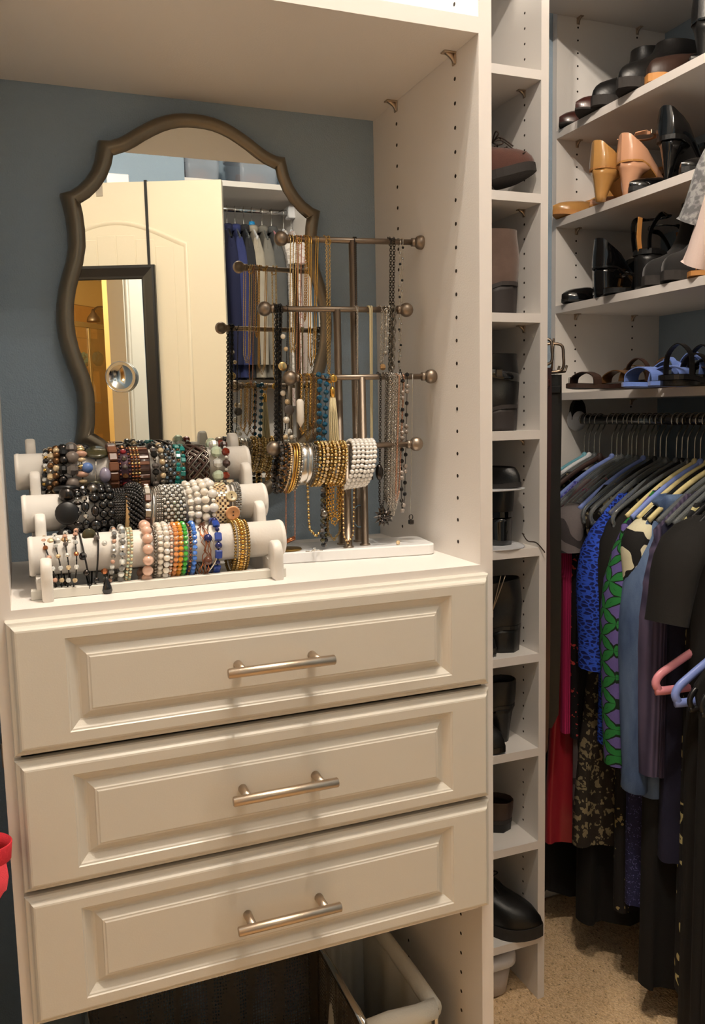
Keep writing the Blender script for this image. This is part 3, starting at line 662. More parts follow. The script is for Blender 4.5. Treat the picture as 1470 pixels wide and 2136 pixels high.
def loop(i, u, vend, spread=.012, off=-.008, sway=0, n=22, du=0):
    """hanging U over bar i at photo column u, lowest point near photo row vend"""
    a = barpt(i, u); zb = P(u, vend, 1, a.y+off).z; xb = P(u+du, vend, 1, a.y+off).x
    H_ = a.z-zb; pts = []
    for k in range(n+1):
        t = k/n; s = 1 if t < .5 else -1; q = abs(t-.5)*2      # q = 1 at the bar, 0 at the bottom
        dep = 1-q; z = a.z-H_*(1-(1-math.sqrt(max(0, 1-(q)**8)))*0-q)
        round_ = math.sqrt(max(0, 1-max(0, 1-q*H_/(spread*.6+1e-6))**2)) if q*H_ < spread*.6 else 1
        x = a.x+(xb-a.x)*dep-s*spread/2*round_*(1-.25*dep); y = a.y+off*(1 if s > 0 else .55)+sway*dep
        pts.append(Vector((x, y, z)))
    top = a+Vector((0, 0, .0052))
    pts = [a+Vector((0, .0052, -.004)), top+Vector((-spread/2, .002, 0)), top+Vector((-spread/2, -.004, -.001))]+pts+[top+Vector((spread/2, -.004, -.001)), top+Vector((spread/2, .002, 0)), a+Vector((0, .0052, -.005))]
    return pts
def necklace(i, u, vend, label, style, key, spread=.012, off=-.008, extra=None, sway=0, du=0, strands=1, sgap=.003, key2=None):
    bp = barpt(i, u); root = thing('necklace', label, 'necklace', bp, 0, GN)
    for s in range(strands):
        so = (s-(strands-1)/2)
        pts = loop(i, u, vend-abs(so)*14*(1 if strands > 1 else 0), spread, off-.0012*s, sway, du=du)
        pts = [q+Vector((so*sgap, 0, 0)) for q in pts]
        mb = MB(); pts = [q-bp for q in pts]; ks = [key]
        kind, size = style[0], style[1]
        if kind == 'cable': links(mb, pts, size*.95, size)
        elif kind == 'fine': mb.tube(pts, size/2, 5); beads(mb, pts, size*2.4, [('small', size*1.7, 0)])
        elif kind == 'snake': mb.tube(pts, size/2, 6)
        elif kind == 'beads': ks = list(style[2]); beads(mb, pts, size*1.02, [(style[3] if len(style) > 3 else 'ball', size, q) for q in range(len(ks))])
        elif kind == 'station':
            ks = [key, *style[3]]; mb.tube(pts, size/2, 5); beads(mb, pts, style[2], [(kd, d, 1+style[3].index(k)) for kd, d, k in style[4]], s*2)
        mb.build('chain', [J(k) for k in ks], root)
    if extra: extra(root, bp, P(u+du, vend, 1, bp.y+off)-bp)
    return root
def pend(kind, d, key, dz=0, name='pendant', label=None, M=None):
    def f(root, bp, low):
        o = obj(name, bead_mesh(kind, d, key), root, M=Matrix.Translation(low+Vector((0, -.002, dz))) @ (M or Matrix()))
        if label: o['label'] = label
    return f
def clasp(root, bp, dx, key, r=.0035):
    MB().tube([Vector((dx+r*math.cos(2*PI*k/10), -.0075, -.004+r*math.sin(2*PI*k/10))) for k in range(10)], .0007, 5, closed=True).build('clasp', J(key), root)
# top bar
n = necklace(0, 612, 742, 'gold twin strand necklace with clasp at left of top bar', ('fine', .0013), 'palegold', .010, strands=2, sgap=.004); clasp(n, 0, .004, 'gold')
n = necklace(0, 622, 792, 'long fine rose gold necklace beside the twin strand on top bar', ('fine', .0012), 'rosegold', .007); clasp(n, 0, -.002, 'gold', .0045)
n = necklace(0, 637, 668, 'short gold chain with ring links on top bar', ('cable', .0026), 'gold', .0045)
necklace(0, 651, 770, 'smooth golden snake chain on top bar', ('snake', .0016), 'gold', .012, strands=2, sgap=.003)
n = necklace(0, 681, 786, 'gold rope necklace with a small gold coin', ('cable', .0030), 'palegold', .006, extra=pend('disc', .012, 'gold', -.004, label='small gold coin pendant'), du=6); clasp(n, 0, 0, 'gold', .004)
def ringpend(root, bp, low):
    MB().tube([low+Vector((.0105*math.cos(2*PI*k/24), 0, -.018+.017*math.sin(2*PI*k/24))) for k in range(24)], .0011, 6, closed=True).build('pendant', J('bluegrey'), root, label='thin blue grey oval ring')
n = necklace(0, 739, 1052, 'long thin grey chain with oval ring behind the posts', ('fine', .0011), 'gunmetal', .003, off=-.005, extra=ringpend, du=10)
necklace(0, 815, 790, 'dark double cable chain near the right end of top bar', ('cable', .0040), 'gunmetal', .007)
n = necklace(0, 834, 770, 'silver chain with small dark beads at the right of top bar', ('station', .0010, .016, ['jet', 'silver'], [('bicone', .004, 'jet'), ('small', .003, 'silver'), ('bicone', .004, 'silver')]), 'silver', .006)
# second bar
n = necklace(1, 578, 1000, 'long black twisted chain with crystals at left of second bar', ('cable', .0042), 'jet', .006, strands=2, sgap=.002, extra=pend('facet', .012, 'smoke', 0))
def coin(root, bp, low):
    for du, vv, kd, d, k in ((0, 702, 'ball', .0075, 'pearl'), (6, 728, 'ball', .0070, 'champagne'), (-1, 764, 'disc', .0135, 'palegold'), (5, 790, 'facet', .009, 'champagne'), (0, 820, 'ball', .0085, 'pearl'), (9, 838, 'ball', .0085, 'champagne'), (13, 855, 'disc', .0150, 'smoke'), (7, 876, 'ball', .0105, 'pearl'), (14, 900, 'facet', .0085, 'crystal'), (5, 912, 'ball', .008, 'champagne'), (18, 912, 'ball', .007, 'pearl')):
        q = P(590+du, vv, 1, bp.y-.010)-bp
        obj('bead', bead_mesh(kd, d, k), root, loc=q)
necklace(1, 591, 918, 'dark necklace with pearls, crystals and a gold coin on second bar', ('fine', .0013), 'gunmetal', .010, extra=coin)
n = necklace(1, 742, 1040, 'fine silver chain hanging in front of the posts from second bar', ('fine', .0009), 'silver', .003, du=4)
def cross(root, bp, low):
    mb = MB(); mb.box(low+Vector((-.0012, -.001, -.028)), low+Vector((.0012, .001, 0)), bev=.0005); mb.box(low+Vector((-.006, -.001, -.011)), low+Vector((.006, .001, -.0085)), bev=.0005); mb.ball(low+Vector((0, 0, .002)), .004, 8, 6)
    mb.build('pendant', J('darksilver'), root, label='small silver cross and bead')
necklace(1, 770, 962, 'flat ivory cord necklace with silver cross pendant', ('snake', .0030), 'ivory', .004, extra=cross, du=6)
n = necklace(1, 797, 766, 'silver link chain with tiny charms right of the ivory cord', ('cable', .0030), 'silver', .007, extra=pend('facet', .010, 'tan', 0)); clasp(n, 0, .004, 'silver', .005)
necklace(1, 806, 742, 'silver chain with crystal stations at the right of second bar', ('station', .001, .010, ['crystal', 'silver'], [('facet', .0042, 'crystal'), ('small', .003, 'silver')]), 'silver', .006)
necklace(1, 817, 800, 'chunky pewter braided chain at the right end of second bar', ('cable', .0070), 'darksilver', .004)
# third bar
for k, (u, ve, ky, sz, lb) in enumerate([(632, 905, 'gold', .0032, 'gold link necklace with stone point, left of third bar'), (642, 918, 'oldgold', .0030, 'antique gold link necklace second from left on third bar'), (651, 890, 'gold', .0024, 'thin gold link necklace third from left on third bar'), (658, 915, 'bronze', .0030, 'bronze link necklace left of the blue beads')]):
    ex = None
    if k == 0:
        def ex(root, bp, low):
            q = P(626, 862, 1, bp.y-.012)-bp
            MB().tube([q+Vector((0, 0, .020)), q+Vector((0, 0, .017)), q+Vector((0, 0, -.012)), q+Vector((0, 0, -.020))], [.003, .0055, .0055, .0005], 6).build('pendant', J('clear'), root, label='pale pink quartz point')
    necklace(2, u, ve, lb, ('cable', sz), ky, .010, extra=ex, strands=1)
def bluebeads():
    bp = barpt(2, 671); root = thing('necklace', 'dark blue faceted bead necklace on third bar', 'necklace', bp, 0, GN)
    pts = [q-bp for q in loop(2, 671, 930, .012)]
    mb = MB(); mb.tube(pts, .0006, 5); mb.build('chain', J('jet'), root)
    L = 0; acc = 0; nxt = .006
    for a, b in zip(pts, pts[1:]):
        seg = (b-a).length
        while acc+seg > nxt:
            q = a.lerp(b, (nxt-acc)/seg); obj('bead', bead_mesh('facet', .0085, 'tealblue'), root, M=place(q, b-a, (0, -1, 0))); nxt += .0115
        acc += seg
bluebeads()
def tassel(root, bp, low):
    c = low+Vector((0, 0, 0)); mb = MB(); mb.tube([c+Vector((0, 0, .004)), c, c+Vector((0, 0, -.012))], [.002, .0042, .0042], 12); mb.build('tassel_cap', J('gold'), root)
    mb = MB(); rr = random.Random(2)
    for k in range(26):
        a = 2*PI*k/13; r0 = .003 if k < 13 else .0015; r1 = r0*2.2
        mb.tube([c+Vector((r0*math.cos(a), r0*math.sin(a), -.010)), c+Vector((r1*math.cos(a)*.8, r1*math.sin(a)*.8, -.035)), c+Vector((r1*math.cos(a)+.001, r1*math.sin(a), -.075)), c+Vector((r1*math.cos(a)+.003, r1*math.sin(a), -.108+rr.uniform(-.004, .004)))], .0011, 5)
    mb.build('tassel_fringe', J('ivory'), root, label='cream silk fringe')
    obj('charm', bead_mesh('disc', .011, 'gold'), root, loc=(0, -.010, -.002), label='round gold charm')
necklace(2, 691, 812, 'gold necklace with a long cream silk tassel on third bar', ('fine', .001), 'gold', .005, extra=tassel, du=2)
def flower(root, bp, low):
    mb = MB(); c = low+Vector((0, -.004, -.008))
    for ly, n, r in ((0, 12, .0165), (-.003, 10, .011)):
        for k in range(n):
            a = 2*PI*k/n+ly*60; d = Vector((math.cos(a), 0, math.sin(a))); e = Vector((-math.sin(a), 0, math.cos(a)))
            mb.add([c+d*.003+Vector((0, ly, 0)), c+d*r*.6+e*.0026+Vector((0, ly-.001, 0)), c+d*r+Vector((0, ly-.0005, 0)), c+d*r*.6-e*.0026+Vector((0, ly-.001, 0)), c+d*r*.6+Vector((0, ly-.0025, 0))], [(0, 1, 4), (1, 2, 4), (2, 3, 4), (3, 0, 4), (0, 3, 2, 1)], 0, False)
    mb.ball(c+Vector((0, -.004, 0)), .0035, 8, 6); mb.build('pendant', J('gunmetal'), root, label='dark metal daisy pendant')
n = necklace(2, 797, 1066, 'dark bronze chain with daisy pendant on third bar', ('cable', .0034), 'gunmetal', .012, extra=flower)
q = P(791, 985, 1, barpt(2, 797).y-.014)-barpt(2, 797); obj('charm', bead_mesh('oval', .0125, 'gunmetal'), n, M=Matrix.Translation(q) @ Matrix.Rotation(PI/2, 4, 'Y') @ Matrix.Scale(1.5, 4, (1, 0, 0)), label='long oval pewter charm')
for k, (u, ve, ky, sz, lb) in enumerate([(812, 1062, 'darksilver', .0032, 'left strand group of tangled silver chains on third bar'), (819, 1084, 'silver', .0030, 'longest tangled silver chain on third bar'), (825, 1075, 'silver', .0026, 'bright silver chain with tiny balls on third bar'), (830, 1050, 'rosegold', .0022, 'pinkish silver chain right of the tangled silver chains')]):
    necklace(2, u, ve, lb, ('cable', sz), ky, .011, strands=3 if k < 3 else 1, sgap=.0035, off=-.008-.003*k)
def greybeads():
    bp = barpt(2, 841); root = thing('necklace', 'grey pearl and black bead station necklace near bar end', 'necklace', bp, 0, GN)
    pts = [q-bp for q in loop(2, 841, 1066, .009)]
    MB().tube(pts, .0005, 5).build('chain', J('gunmetal'), root)
    acc = 0; nxt = .012; k = 0
    for a, b in zip(pts, pts[1:]):
        seg = (b-a).length
        while acc+seg > nxt:
            q = a.lerp(b, (nxt-acc)/seg); kd, d, key = [('bicone', .0062, 'jet'), ('bicone', .0062, 'gunmetal'), ('ball', .0070, 'greypearl'), ('ball', .0075, 'greypearl')][k % 4]
            obj('bead', bead_mesh(kd, d, key), root, M=place(q, b-a, (0, -1, 0))); nxt += .017 if k % 4 != 2 else .008; k += 1
        acc += seg
greybeads()
def cubep(root, bp, low):
    mb = MB(); mb.box(low+Vector((-.0035, -.0035, -.010)), low+Vector((.0035, .0035, -.003)), bev=.0008); mb.tube([low+Vector((.003*math.cos(2*PI*k/10), 0, .001+.004*math.sin(2*PI*k/10))) for k in range(10)], .0008, 5, closed=True)
    mb.build('pendant', J('gunmetal'), root, label='tiny dark cube pendant')
necklace(2, 857, 1080, 'hair thin silver chain with tiny cube pendant at far right', ('snake', .0007), 'silver', .0022, extra=cubep)
# lowest bar: necklaces
def barp(root, bp, low):
    a = P(596, 1130, 1, bp.y-.012)-bp; b_ = P(615, 1122, 1, bp.y-.012)-bp
    mb = MB(); mb.tube([a, b_], .0032, 4); mb.build('pendant', J('copper'), root, label='rose gold bar pendant')
bp = barpt(3, 604); rt = thing('necklace', 'rose gold necklace with a horizontal bar pendant on lowest bar', 'necklace', bp, 0, GN)
for u0, u1, vv in ((594, 596, 1130), (612, 615, 1122)):
    a = barpt(3, u0)+Vector((0, -.006, 0)); e = P(u1, vv, 1, bp.y-.012); mb = MB(); pts = [bp+Vector((0, -.004, .005))]+[a.lerp(e, k/14) for k in range(15)]; links(mb, [q-bp for q in pts], .0026, .0022); mb.build('chain', J('rosegold'), rt)
barp(rt, bp, None)
necklace(3, 655, 1120, 'antique gold bead rope looping left below the lowest bar', ('beads', .0042, ['oldgold', 'palegold'], 'ball'), 'oldgold', .030, du=6)
necklace(3, 677, 1142, 'dark green and black bead chain with crystals below lowest bar', ('beads', .0072, ['jet', 'olive', 'black', 'smoke'], 'facet'), 'jet', .010, extra=pend('ball', .0115, 'darksilver', .050))
necklace(3, 699, 1095, 'thick braided gold strands hanging below the lowest bar', ('cable', .0046), 'gold', .020, strands=3, sgap=.004)
necklace(3, 690, 1128, 'fine old gold chain reaching the marble base', ('cable', .0030), 'oldgold', .026, du=8)
necklace(3, 722, 1135, 'gold dotted chain curving around the front post', ('beads', .0034, ['palegold', 'bronze'], 'ball'), 'gold', .022, du=6, off=-.012)
# lowest bar: bracelets
GB = 'bracelets on the lowest bar of the stand'
def onbar(u): q = barpt(3, u); return (q.x, q.y, q.z, .0045)
bracelet(onbar(578), .0350, 'black crystal bracelet beside left finial of lowest bar', [('facet', .0075, 'black'), ('facet', .006, 'smoke')], GB, ell=.6, lean=.004)
bracelet(onbar(586), .0345, 'dark bead loop right of black crystal bracelet on lowest bar', [('small', .0045, 'jet'), ('small', .004, 'bronze')], GB, ell=.7, lean=.006, strands=2, gap=.005)
for k, (u, ky, lb) in enumerate([(594, 'champagne', 'leftmost champagne bead bangle on lowest bar'), (600, 'gold', 'first smooth gold bangle on lowest bar'), (605, 'gold', 'second smooth gold bangle on lowest bar'), (611, 'palegold', 'pale gold bead bangle right of gold bangles'), (617, 'silver', 'silver bead bangle left of wide silver cuffs')]):
    if ky in ('gold',): bangle(onbar(u), .0335, lb, GB, rnd_prof(.0030, .0030), J(ky), lean=.006, ell=.75)
    else: bracelet(onbar(u), .0335, lb, [('small', .0038, ky), ('small', .0034, 'darksilver' if ky == 'silver' else ky)], GB, lean=.006, ell=.75)
bangle(onbar(627), .0285, 'wide polished silver cuff bangle on lowest bar', GB, flat_prof(.013, .002), J('silver'), lean=.003, ell=.8)
bangle(onbar(637), .0285, 'narrow polished silver bangle right of wide silver cuff', GB, flat_prof(.006, .002), J('silver'), lean=.003, ell=.8)
for k, u in enumerate((643, 647)): bracelet(onbar(u), .0300, ['left ridged silver bangle beside gold bead stack', 'right ridged silver bangle beside gold bead stack'][k], [('small', .0026, 'darksilver')], GB, lean=.003, ell=.8)
for k, u in enumerate((654, 662, 670, 678, 686, 694, 702, 709)):
    bracelet(onbar(u), .0310, f'gold nugget bead bracelet, {["first", "second", "third", "fourth", "fifth", "sixth", "seventh", "eighth"][k]} from the left in the gold stack', [('facet', .0056 if k % 2 == 0 else .0046, ['oldgold', 'palegold', 'champagne'][k % 3]), ('small', .0046, 'palegold')], GB, lean=.005, ell=.78)
for k, u in enumerate((722, 731, 740, 749, 757, 765)):
    bracelet(onbar(u), .0345-.0004*k, f'white pearl bracelet, {["first", "second", "third", "fourth", "fifth", "sixth"][k]} from the left in the pearl stack', [('ball', .0068, 'whitepearl')], GB, lean=.007, ell=.78)
# loose pieces on the marble base
ZB = ZC+.0165
def onbase(u, v): return P(u, v, 2, ZB+.001)
q = onbase(604, 1146); t = MB().lathe([(.0001, 0), (.017, 0), (.0178, .0015), (.0170, .003), (.013, .0034), (.0001, .0038)], 28).build('brooch', J('oldgold'), loc=(q.x, q.y, ZB), label='round antique gold brooch lying on the marble base', cat='brooch')
q = onbase(655, 1149); mb = MB(); b = bead_mb('facet', .006); mb.add(b.v, b.f, 0, False, T(0, 0, .003)); mb.tube([(-.012, .002, .001), (-.006, -.002, .001), (0, 0, .002), (.008, .002, .001), (.013, -.001, .001)], .0008, 5); mb.build('earring', J('silver'), loc=(q.x, q.y, ZB), label='small silver earring lying on the front of the marble base', cat='earring')
q = onbase(830, 1135); mb = MB(); b = bead_mb('facet', .007); mb.add(b.v, b.f, 0, False, T(0, 0, .0035)); mb.build('earring', J('champagne'), loc=(q.x, q.y, ZB), label='tiny champagne stud lying right of the posts', cat='earring')
# ------------------------------------------------------------------ shoes (local: toe along +x, heel at the origin, sole on z = 0)
def plan(t, pointed=0.0, w=1.0):
    """half width of the foot at t = 0 heel .. 1 toe"""
    tab = [(0, .0), (.015, .014), (.05, .0245), (.11, .0305), (.2, .0330), (.35, .0305), (.48, .0310), (.62, .0395), (.70, .0425), (.78, .0405), (.86, .0340-.008*pointed), (.93, .0235-.011*pointed), (.975, .0130-.008*pointed), (1, 0)]
    return interp(tab, t)[0]*w
TS = [0, .008, .025, .055, .10, .16, .24, .33, .42, .50, .57, .63, .69, .75, .81, .87, .92, .96, .985, 1]
def zsole(t, h, plat=.003, spring=.006):
    a = 1-smoothstep(.14, .66, t); return plat+h*a+spring*smoothstep(.75, 1, t)
def heel_part(kind, L, h, w=1.0):
    mb = MB()
    if h < .012: return None
    top = [(.000, .0), (.016, .0255), (.045, .0325), (.068, .0320), (.078, .0)]
    if kind == 'block': bot = [(.005, 0), (.018, .0245), (.040, .030), (.060, .028), (.066, 0)]
    elif kind == 'cone': bot = [(.014, 0), (.018, .008), (.026, .011), (.034, .008), (.038, 0)]
    elif kind == 'stiletto': bot = [(.016, 0), (.018, .004), (.022, .006), (.026, .004), (.028, 0)]
    else: bot = [(.002, 0), (.015, .025), (.045, .031), (.068, .029), (.076, 0)]
    def ring(pr, z, f=lambda x: 0): return [(x, -y*w, z+f(x)) for x, y in pr]+[(x, y*w, z+f(x)) for x, y in pr[-2:0:-1]]
    n = 7; rings = []
    for i in range(n):
        t = i/(n-1); e = {'block': t, 'cone': t**.62, 'stiletto': t**.5}.get(kind, t)
        pr = [(a[0]+(b[0]-a[0])*e, a[1]+(b[1]-a[1])*e) for a, b in zip(top, bot)]
        rings.append([(x, y, (zsole(x/L, h, 0)-.002)*(1-t)) for x, y, z in ring(pr, 0)])
    mb.loft(rings[::-1], smooth=True); return mb
def low_shoe(t_, L, h, m, ms, heel='cone', mi_=None, pointed=.3, w=1.0, vamp=.62, throat=.30, side=.034, counter=.056, plat=.004, toe_h=.034, mh=None):
    """pump or loafer: open-topped upper with thickness, sole, insole and heel"""
    up = MB(); K = 7
    def top(t):
        z = interp([(0, counter), (.02, counter*.98), (.055, counter*.90), (.10, counter*.76), (.16, counter*.63), (.24, counter*.55), (.35, side*.88), (.5, side*.86), (.60, side*.9), (.7, toe_h*.98), (.8, toe_h*.86), (.9, toe_h*.68), (1, toe_h*.30)], t)[0]
        yt = interp([(0, .80), (.06, .80), (.14, .84), (.2, .86), (.40, .86), (vamp-.14, .78), (vamp-.06, .62), (vamp-.015, .34), (vamp+.01, 0), (1.0, 0)], t)[0]
        return z, yt
    for sgn in (-1, 1):
        for ins in (0, .0018):
            rows = []
            for t in TS:
                wb = max(0, plan(t, pointed, w)-ins); zs = zsole(t, h, plat); z, yt = top(t); row = []
                for k in range(K+1):
                    a = k/K*PI/2; y = wb*(yt+(1-yt)*math.cos(a)**.8) if yt < .5 else wb*(1+.05*math.sin(a*2))*(1-(1-yt)*(k/K)**1.5)
                    row.append((t*L+(.003*math.sin(a) if t < .05 else 0), sgn*y, zs+(z-ins)*math.sin(a)**.85 if yt < .5 else zs+(z)*(k/K)))
                rows.append(row)
            up.loft(rows if (sgn > 0) == (ins == 0) else [r[::-1] for r in rows], closed=False, caps=False, mi=0 if ins == 0 else 1)
    up.build('upper', [m, mi_ or m], t_)
    so = MB(); rings = []
    for t in TS:
        wb = plan(t, pointed, w)*1.005+.0002; z = zsole(t, h, plat); rings.append([(t*L, -wb, z+.0005), (t*L, wb, z+.0005), (t*L, wb, z-plat), (t*L, -wb, z-plat)])
    so.loft(rings, smooth=False); so.build('sole', ms, t_)
    ins = MB(); ins.loft([[(t*L, -plan(t, pointed, w)*.95, zsole(t, h, plat)+.0015), (t*L, plan(t, pointed, w)*.95, zsole(t, h, plat)+.0015)] for t in TS], closed=False, caps=False); ins.build('insole', mi_ or ms, t_)
    hp = heel_part(heel, L, h+plat-.002, w)
    if hp: hp.build('heel', mh or m, t_)
def high_shoe(t_, L, h, m, ms, top=.15, heel='block', w=1.0, plat=.006, sole_h=.012, mh=None, toe_round=1.0, mi_=None, shaft_w=.040, slope=0.0, instep=None):
    """ankle boot or lace-up: closed upper from stacked outlines over a sole"""
    fr = instep or [(0, 1.0), (.012, 1.0), (.026, .985), (.038, .945), (.047, .88), (.056, .78), (.066, .68), (.080, .585), (.10, .52), (.125, .485), (.16, .475), (.30, .47)]
    bk = [(0, .0), (.02, -.012), (.05, -.020), (.075, -.012), (.10, .004), (.14, .004), (.30, -.01)]
    wd = [(0, 1.02), (.02, 1.06), (.04, 1.0), (.06, .93), (.09, .90), (.30, 1.02)]
    zs_ = [0, .006, .014, .024, .034, .043, .052, .062, .074, .088, .104, .122, .142, .165, .19, .22, .26]
    zs_ = [z for z in zs_ if z < top]+[top]; rings = []; nn = 28
    def ring(z, shrink=0):
        f = interp(fr, z)[0]; b = interp(bk, z)[0]; s = interp(wd, z)[0]; tall = smoothstep(.05, .11, z); r = []
        for k in range(nn):
            a = 2*PI*k/nn; c, sn = math.cos(a), math.sin(a); t = b+(f-b)*(.5+.5*c)
            pw = plan(max(0, min(1, .5+.5*c)), 0, w)*s; el = shaft_w*abs(sn)**.9*w
            hw = pw*(1-tall)+el*tall; zz = z+(zsole(max(0, min(1, t)), h, plat+sole_h) if h else plat+sole_h)
            if h: zz = z+zsole(max(0, min(1, t)), h, plat+sole_h)*(1-tall)+(zsole(.15, h, plat+sole_h))*tall
            x = t*L; r.append((x*(1-shrink)+shrink*L*.24, (hw if sn > 0 else -hw)*(1-shrink*2.2) if abs(sn) > 1e-6 else 0, zz+slope*(z/top)*(.24*L-x)))
        return r
    up = MB(); rings = [ring(z) for z in zs_]; up.loft(rings, caps=False)
    up.loft([ring(top), [(x, y, z+.0015) for x, y, z in ring(top, .02)], ring(top, .04), [(x, y, z-.012) for x, y, z in ring(top, .06)]], caps=False, mi=1)
    up.build('upper', [m, mi_ or M_black], t_)
    so = MB(); rings = []
    for t in TS:
        wb = plan(t, 0, w)*1.06+.001; z = zsole(t, h, plat+sole_h); rings.append([(t*L*1.01-.001, -wb, z+.003), (t*L*1.01-.001, wb, z+.003), (t*L*1.01-.001, wb, z-(plat+sole_h)), (t*L*1.01-.001, -wb, z-(plat+sole_h))])
    so.loft(rings, smooth=False); so.build('sole', ms, t_)
    hp = heel_part(heel, L, h+.002, w*1.05)
    if hp: hp.build('heel', mh or ms, t_)
def strap(t_, pts, wdt, m, name='strap', th=.0022):
    """flat band through points; the band's width lies along the shoe"""
    pts = catmull(pts, 5); rings = []
    for i, q in enumerate(pts):
        d = (pts[min(i+1, len(pts)-1)]-pts[max(i-1, 0)]).normalized(); ax = Vector((1, 0, 0)); ax = (ax-d*ax.dot(d)).normalized(); nr = d.cross(ax)
        rings.append([q-ax*wdt/2, q+ax*wdt/2, q+ax*wdt/2+nr*th, q-ax*wdt/2+nr*th])
    return MB().loft(rings, smooth=False).build(name, m, t_)
def arch(x, L, h, wf=1.0, ht=.045, dx=0, plat=.004, x2=None):
    t = x/L; wb = plan(t, 0, 1)*1.0*wf; z = zsole(t, h, plat); x2 = x if x2 is None else x2
    return [(x, -wb, z-.001), (x+(x2-x)*.25+dx*.5, -wb*.88, z+ht*.65), (x+(x2-x)*.5+dx, 0, z+ht), (x+(x2-x)*.75+dx*.5, wb*.88, z+ht*.65), (x2, wb, zsole(x2/L, h, plat)-.001)]
def sandal(t_, L, h, m, ms, straps, heel='block', mi_=None, plat=.008, mh=None):
    so = MB(); rings = []
    for t in TS:
        wb = plan(t)*1.04; z = zsole(t, h, plat, .003); rings.append([(t*L, -wb, z), (t*L, wb, z), (t*L, wb, z-plat), (t*L, -wb, z-plat)])
    so.loft(rings, smooth=False); so.build('sole', ms, t_)
    MB().loft([[(t*L, -plan(t)*.97, zsole(t, h, plat, .003)+.001), (t*L, plan(t)*.97, zsole(t, h, plat, .003)+.001)] for t in TS], closed=False, caps=False).build('insole', mi_ or ms, t_)
    for x, wd, ht, dx, x2 in straps: strap(t_, arch(x, L, h, 1.02, ht, dx, plat, x2), wd, m)
    hp = heel_part(heel, L, h+.002)
    if hp: hp.build('heel', mh or ms, t_)
def shoe(name, label, x, y, z, head, group, tilt=0, roll=0):
    """head = heading of the toe in degrees from world +x; returns the empty to build into"""
    M = T(x, y, z, math.radians(head), math.radians(-tilt), math.radians(roll))
    return thing(name, label, 'shoe', group=group, M=M)
def toe_at(u, v, zz, head, L, over=0):
    """origin that puts the toe tip under photo pixel (u, v) on the shelf top zz"""
    q = P(u, v, 2, zz); a = math.radians(head); return q.x-L*math.cos(a), q.y-L*math.sin(a)
def heel_at(u, v, zz): q = P(u, v, 2, zz); return q.x, q.y

M_suede_taupe = mat('taupe_suede', (98, 78, 68), .9, var=.25, vscale=40, bump=.3, bscale=400, sheen=.3)
M_suede_brown = mat('brown_suede', (80, 45, 34), .85, var=.2, vscale=50, bump=.3, bscale=400, sheen=.3)
M_rubber = mat('dark_rubber', (44, 40, 38), .8, bump=.4, bscale=120)
M_stack = mat('dark_stacked_heel', (52, 46, 44), .6, bump=.3, bscale=60)
M_greyshoe = mat('grey_canvas_shoe', (128, 118, 108), .8)
M_maroon = mat('maroon_leather', (58, 24, 18), .3, coat=.3)
M_tan = mat('tan_patent', (196, 146, 84), .2, coat=.5)
M_nude = mat('nude_patent', (216, 162, 128), .2, coat=.5)
M_tanin = mat('tan_lining', (190, 132, 70), .6)
M_bluesuede = mat('blue_suede', (96, 122, 190), .9, var=.12, sheen=.2)
M_bronze = mat('bronze_leather', (104, 74, 44), .35, .3)
M_dkbrown = mat('dark_brown_leather', (52, 34, 26), .45, bump=.2)
M_blacksuede = mat('black_suede', (24, 22, 22), .9, sheen=.2)
M_lace = mat('dark_lace', (52, 38, 30), .8)
# ---- tower
GT = 'shoes in the narrow tower'
def laces(t_, L, z0, m, rows=4, x0=.50, dx=.035, wd=.024, slope=.55):
    mb = MB()
    for i in range(rows):
        x = L*x0+i*dx*.55; z = z0-i*dx*.55*slope
        mb.tube([(x, -wd, z-.006), (x+.004, 0, z+.003), (x, wd, z-.006)], .0018, 5)
    mb.build('lace_rows', m, t_)
    bw = MB(); x = L*x0-.006; z = z0+.010
    for s in (-1, 1):
        bw.tube(catmull([(x, 0, z), (x+.012, s*.018, z+.014), (x+.020, s*.034, z+.004), (x+.008, s*.02, z-.002), (x, 0, z)], 5), .0017, 5)
        bw.tube(catmull([(x, 0, z), (x+.02, s*.012, z+.002), (x+.045, s*.020, z-.026)], 5), .0016, 5)
    bw.build('lace_bow', m, t_)
t = shoe('lace_up_shoe', 'brown suede lace up shoe with toe jutting from tower shelf', .302, YC+.165, CT[1]+.002, -40, GT, tilt=9)
high_shoe(t, .255, 0, M_suede_brown, M_rubber, top=.078, plat=.005, sole_h=.011, w=1.05, mi_=M_dkbrown, instep=[(0, 1.0), (.015, 1.0), (.030, .975), (.042, .91), (.052, .80), (.062, .68), (.075, .56), (.1, .50)]); laces(t, .255, .080, M_lace, x0=.70)
t = shoe('canvas_shoe', 'pale grey shoe toe beside the brown suede lace up shoe', .290, YC+.10, CT[1], -8, GT)
low_shoe(t, .15, .0, M_greyshoe, M_greyshoe, 'flat', w=.9)
def boot_at(u, v, zz, head, off=(0, 0)):
    x, y = heel_at(u, v, zz); return x+off[0], y+off[1]
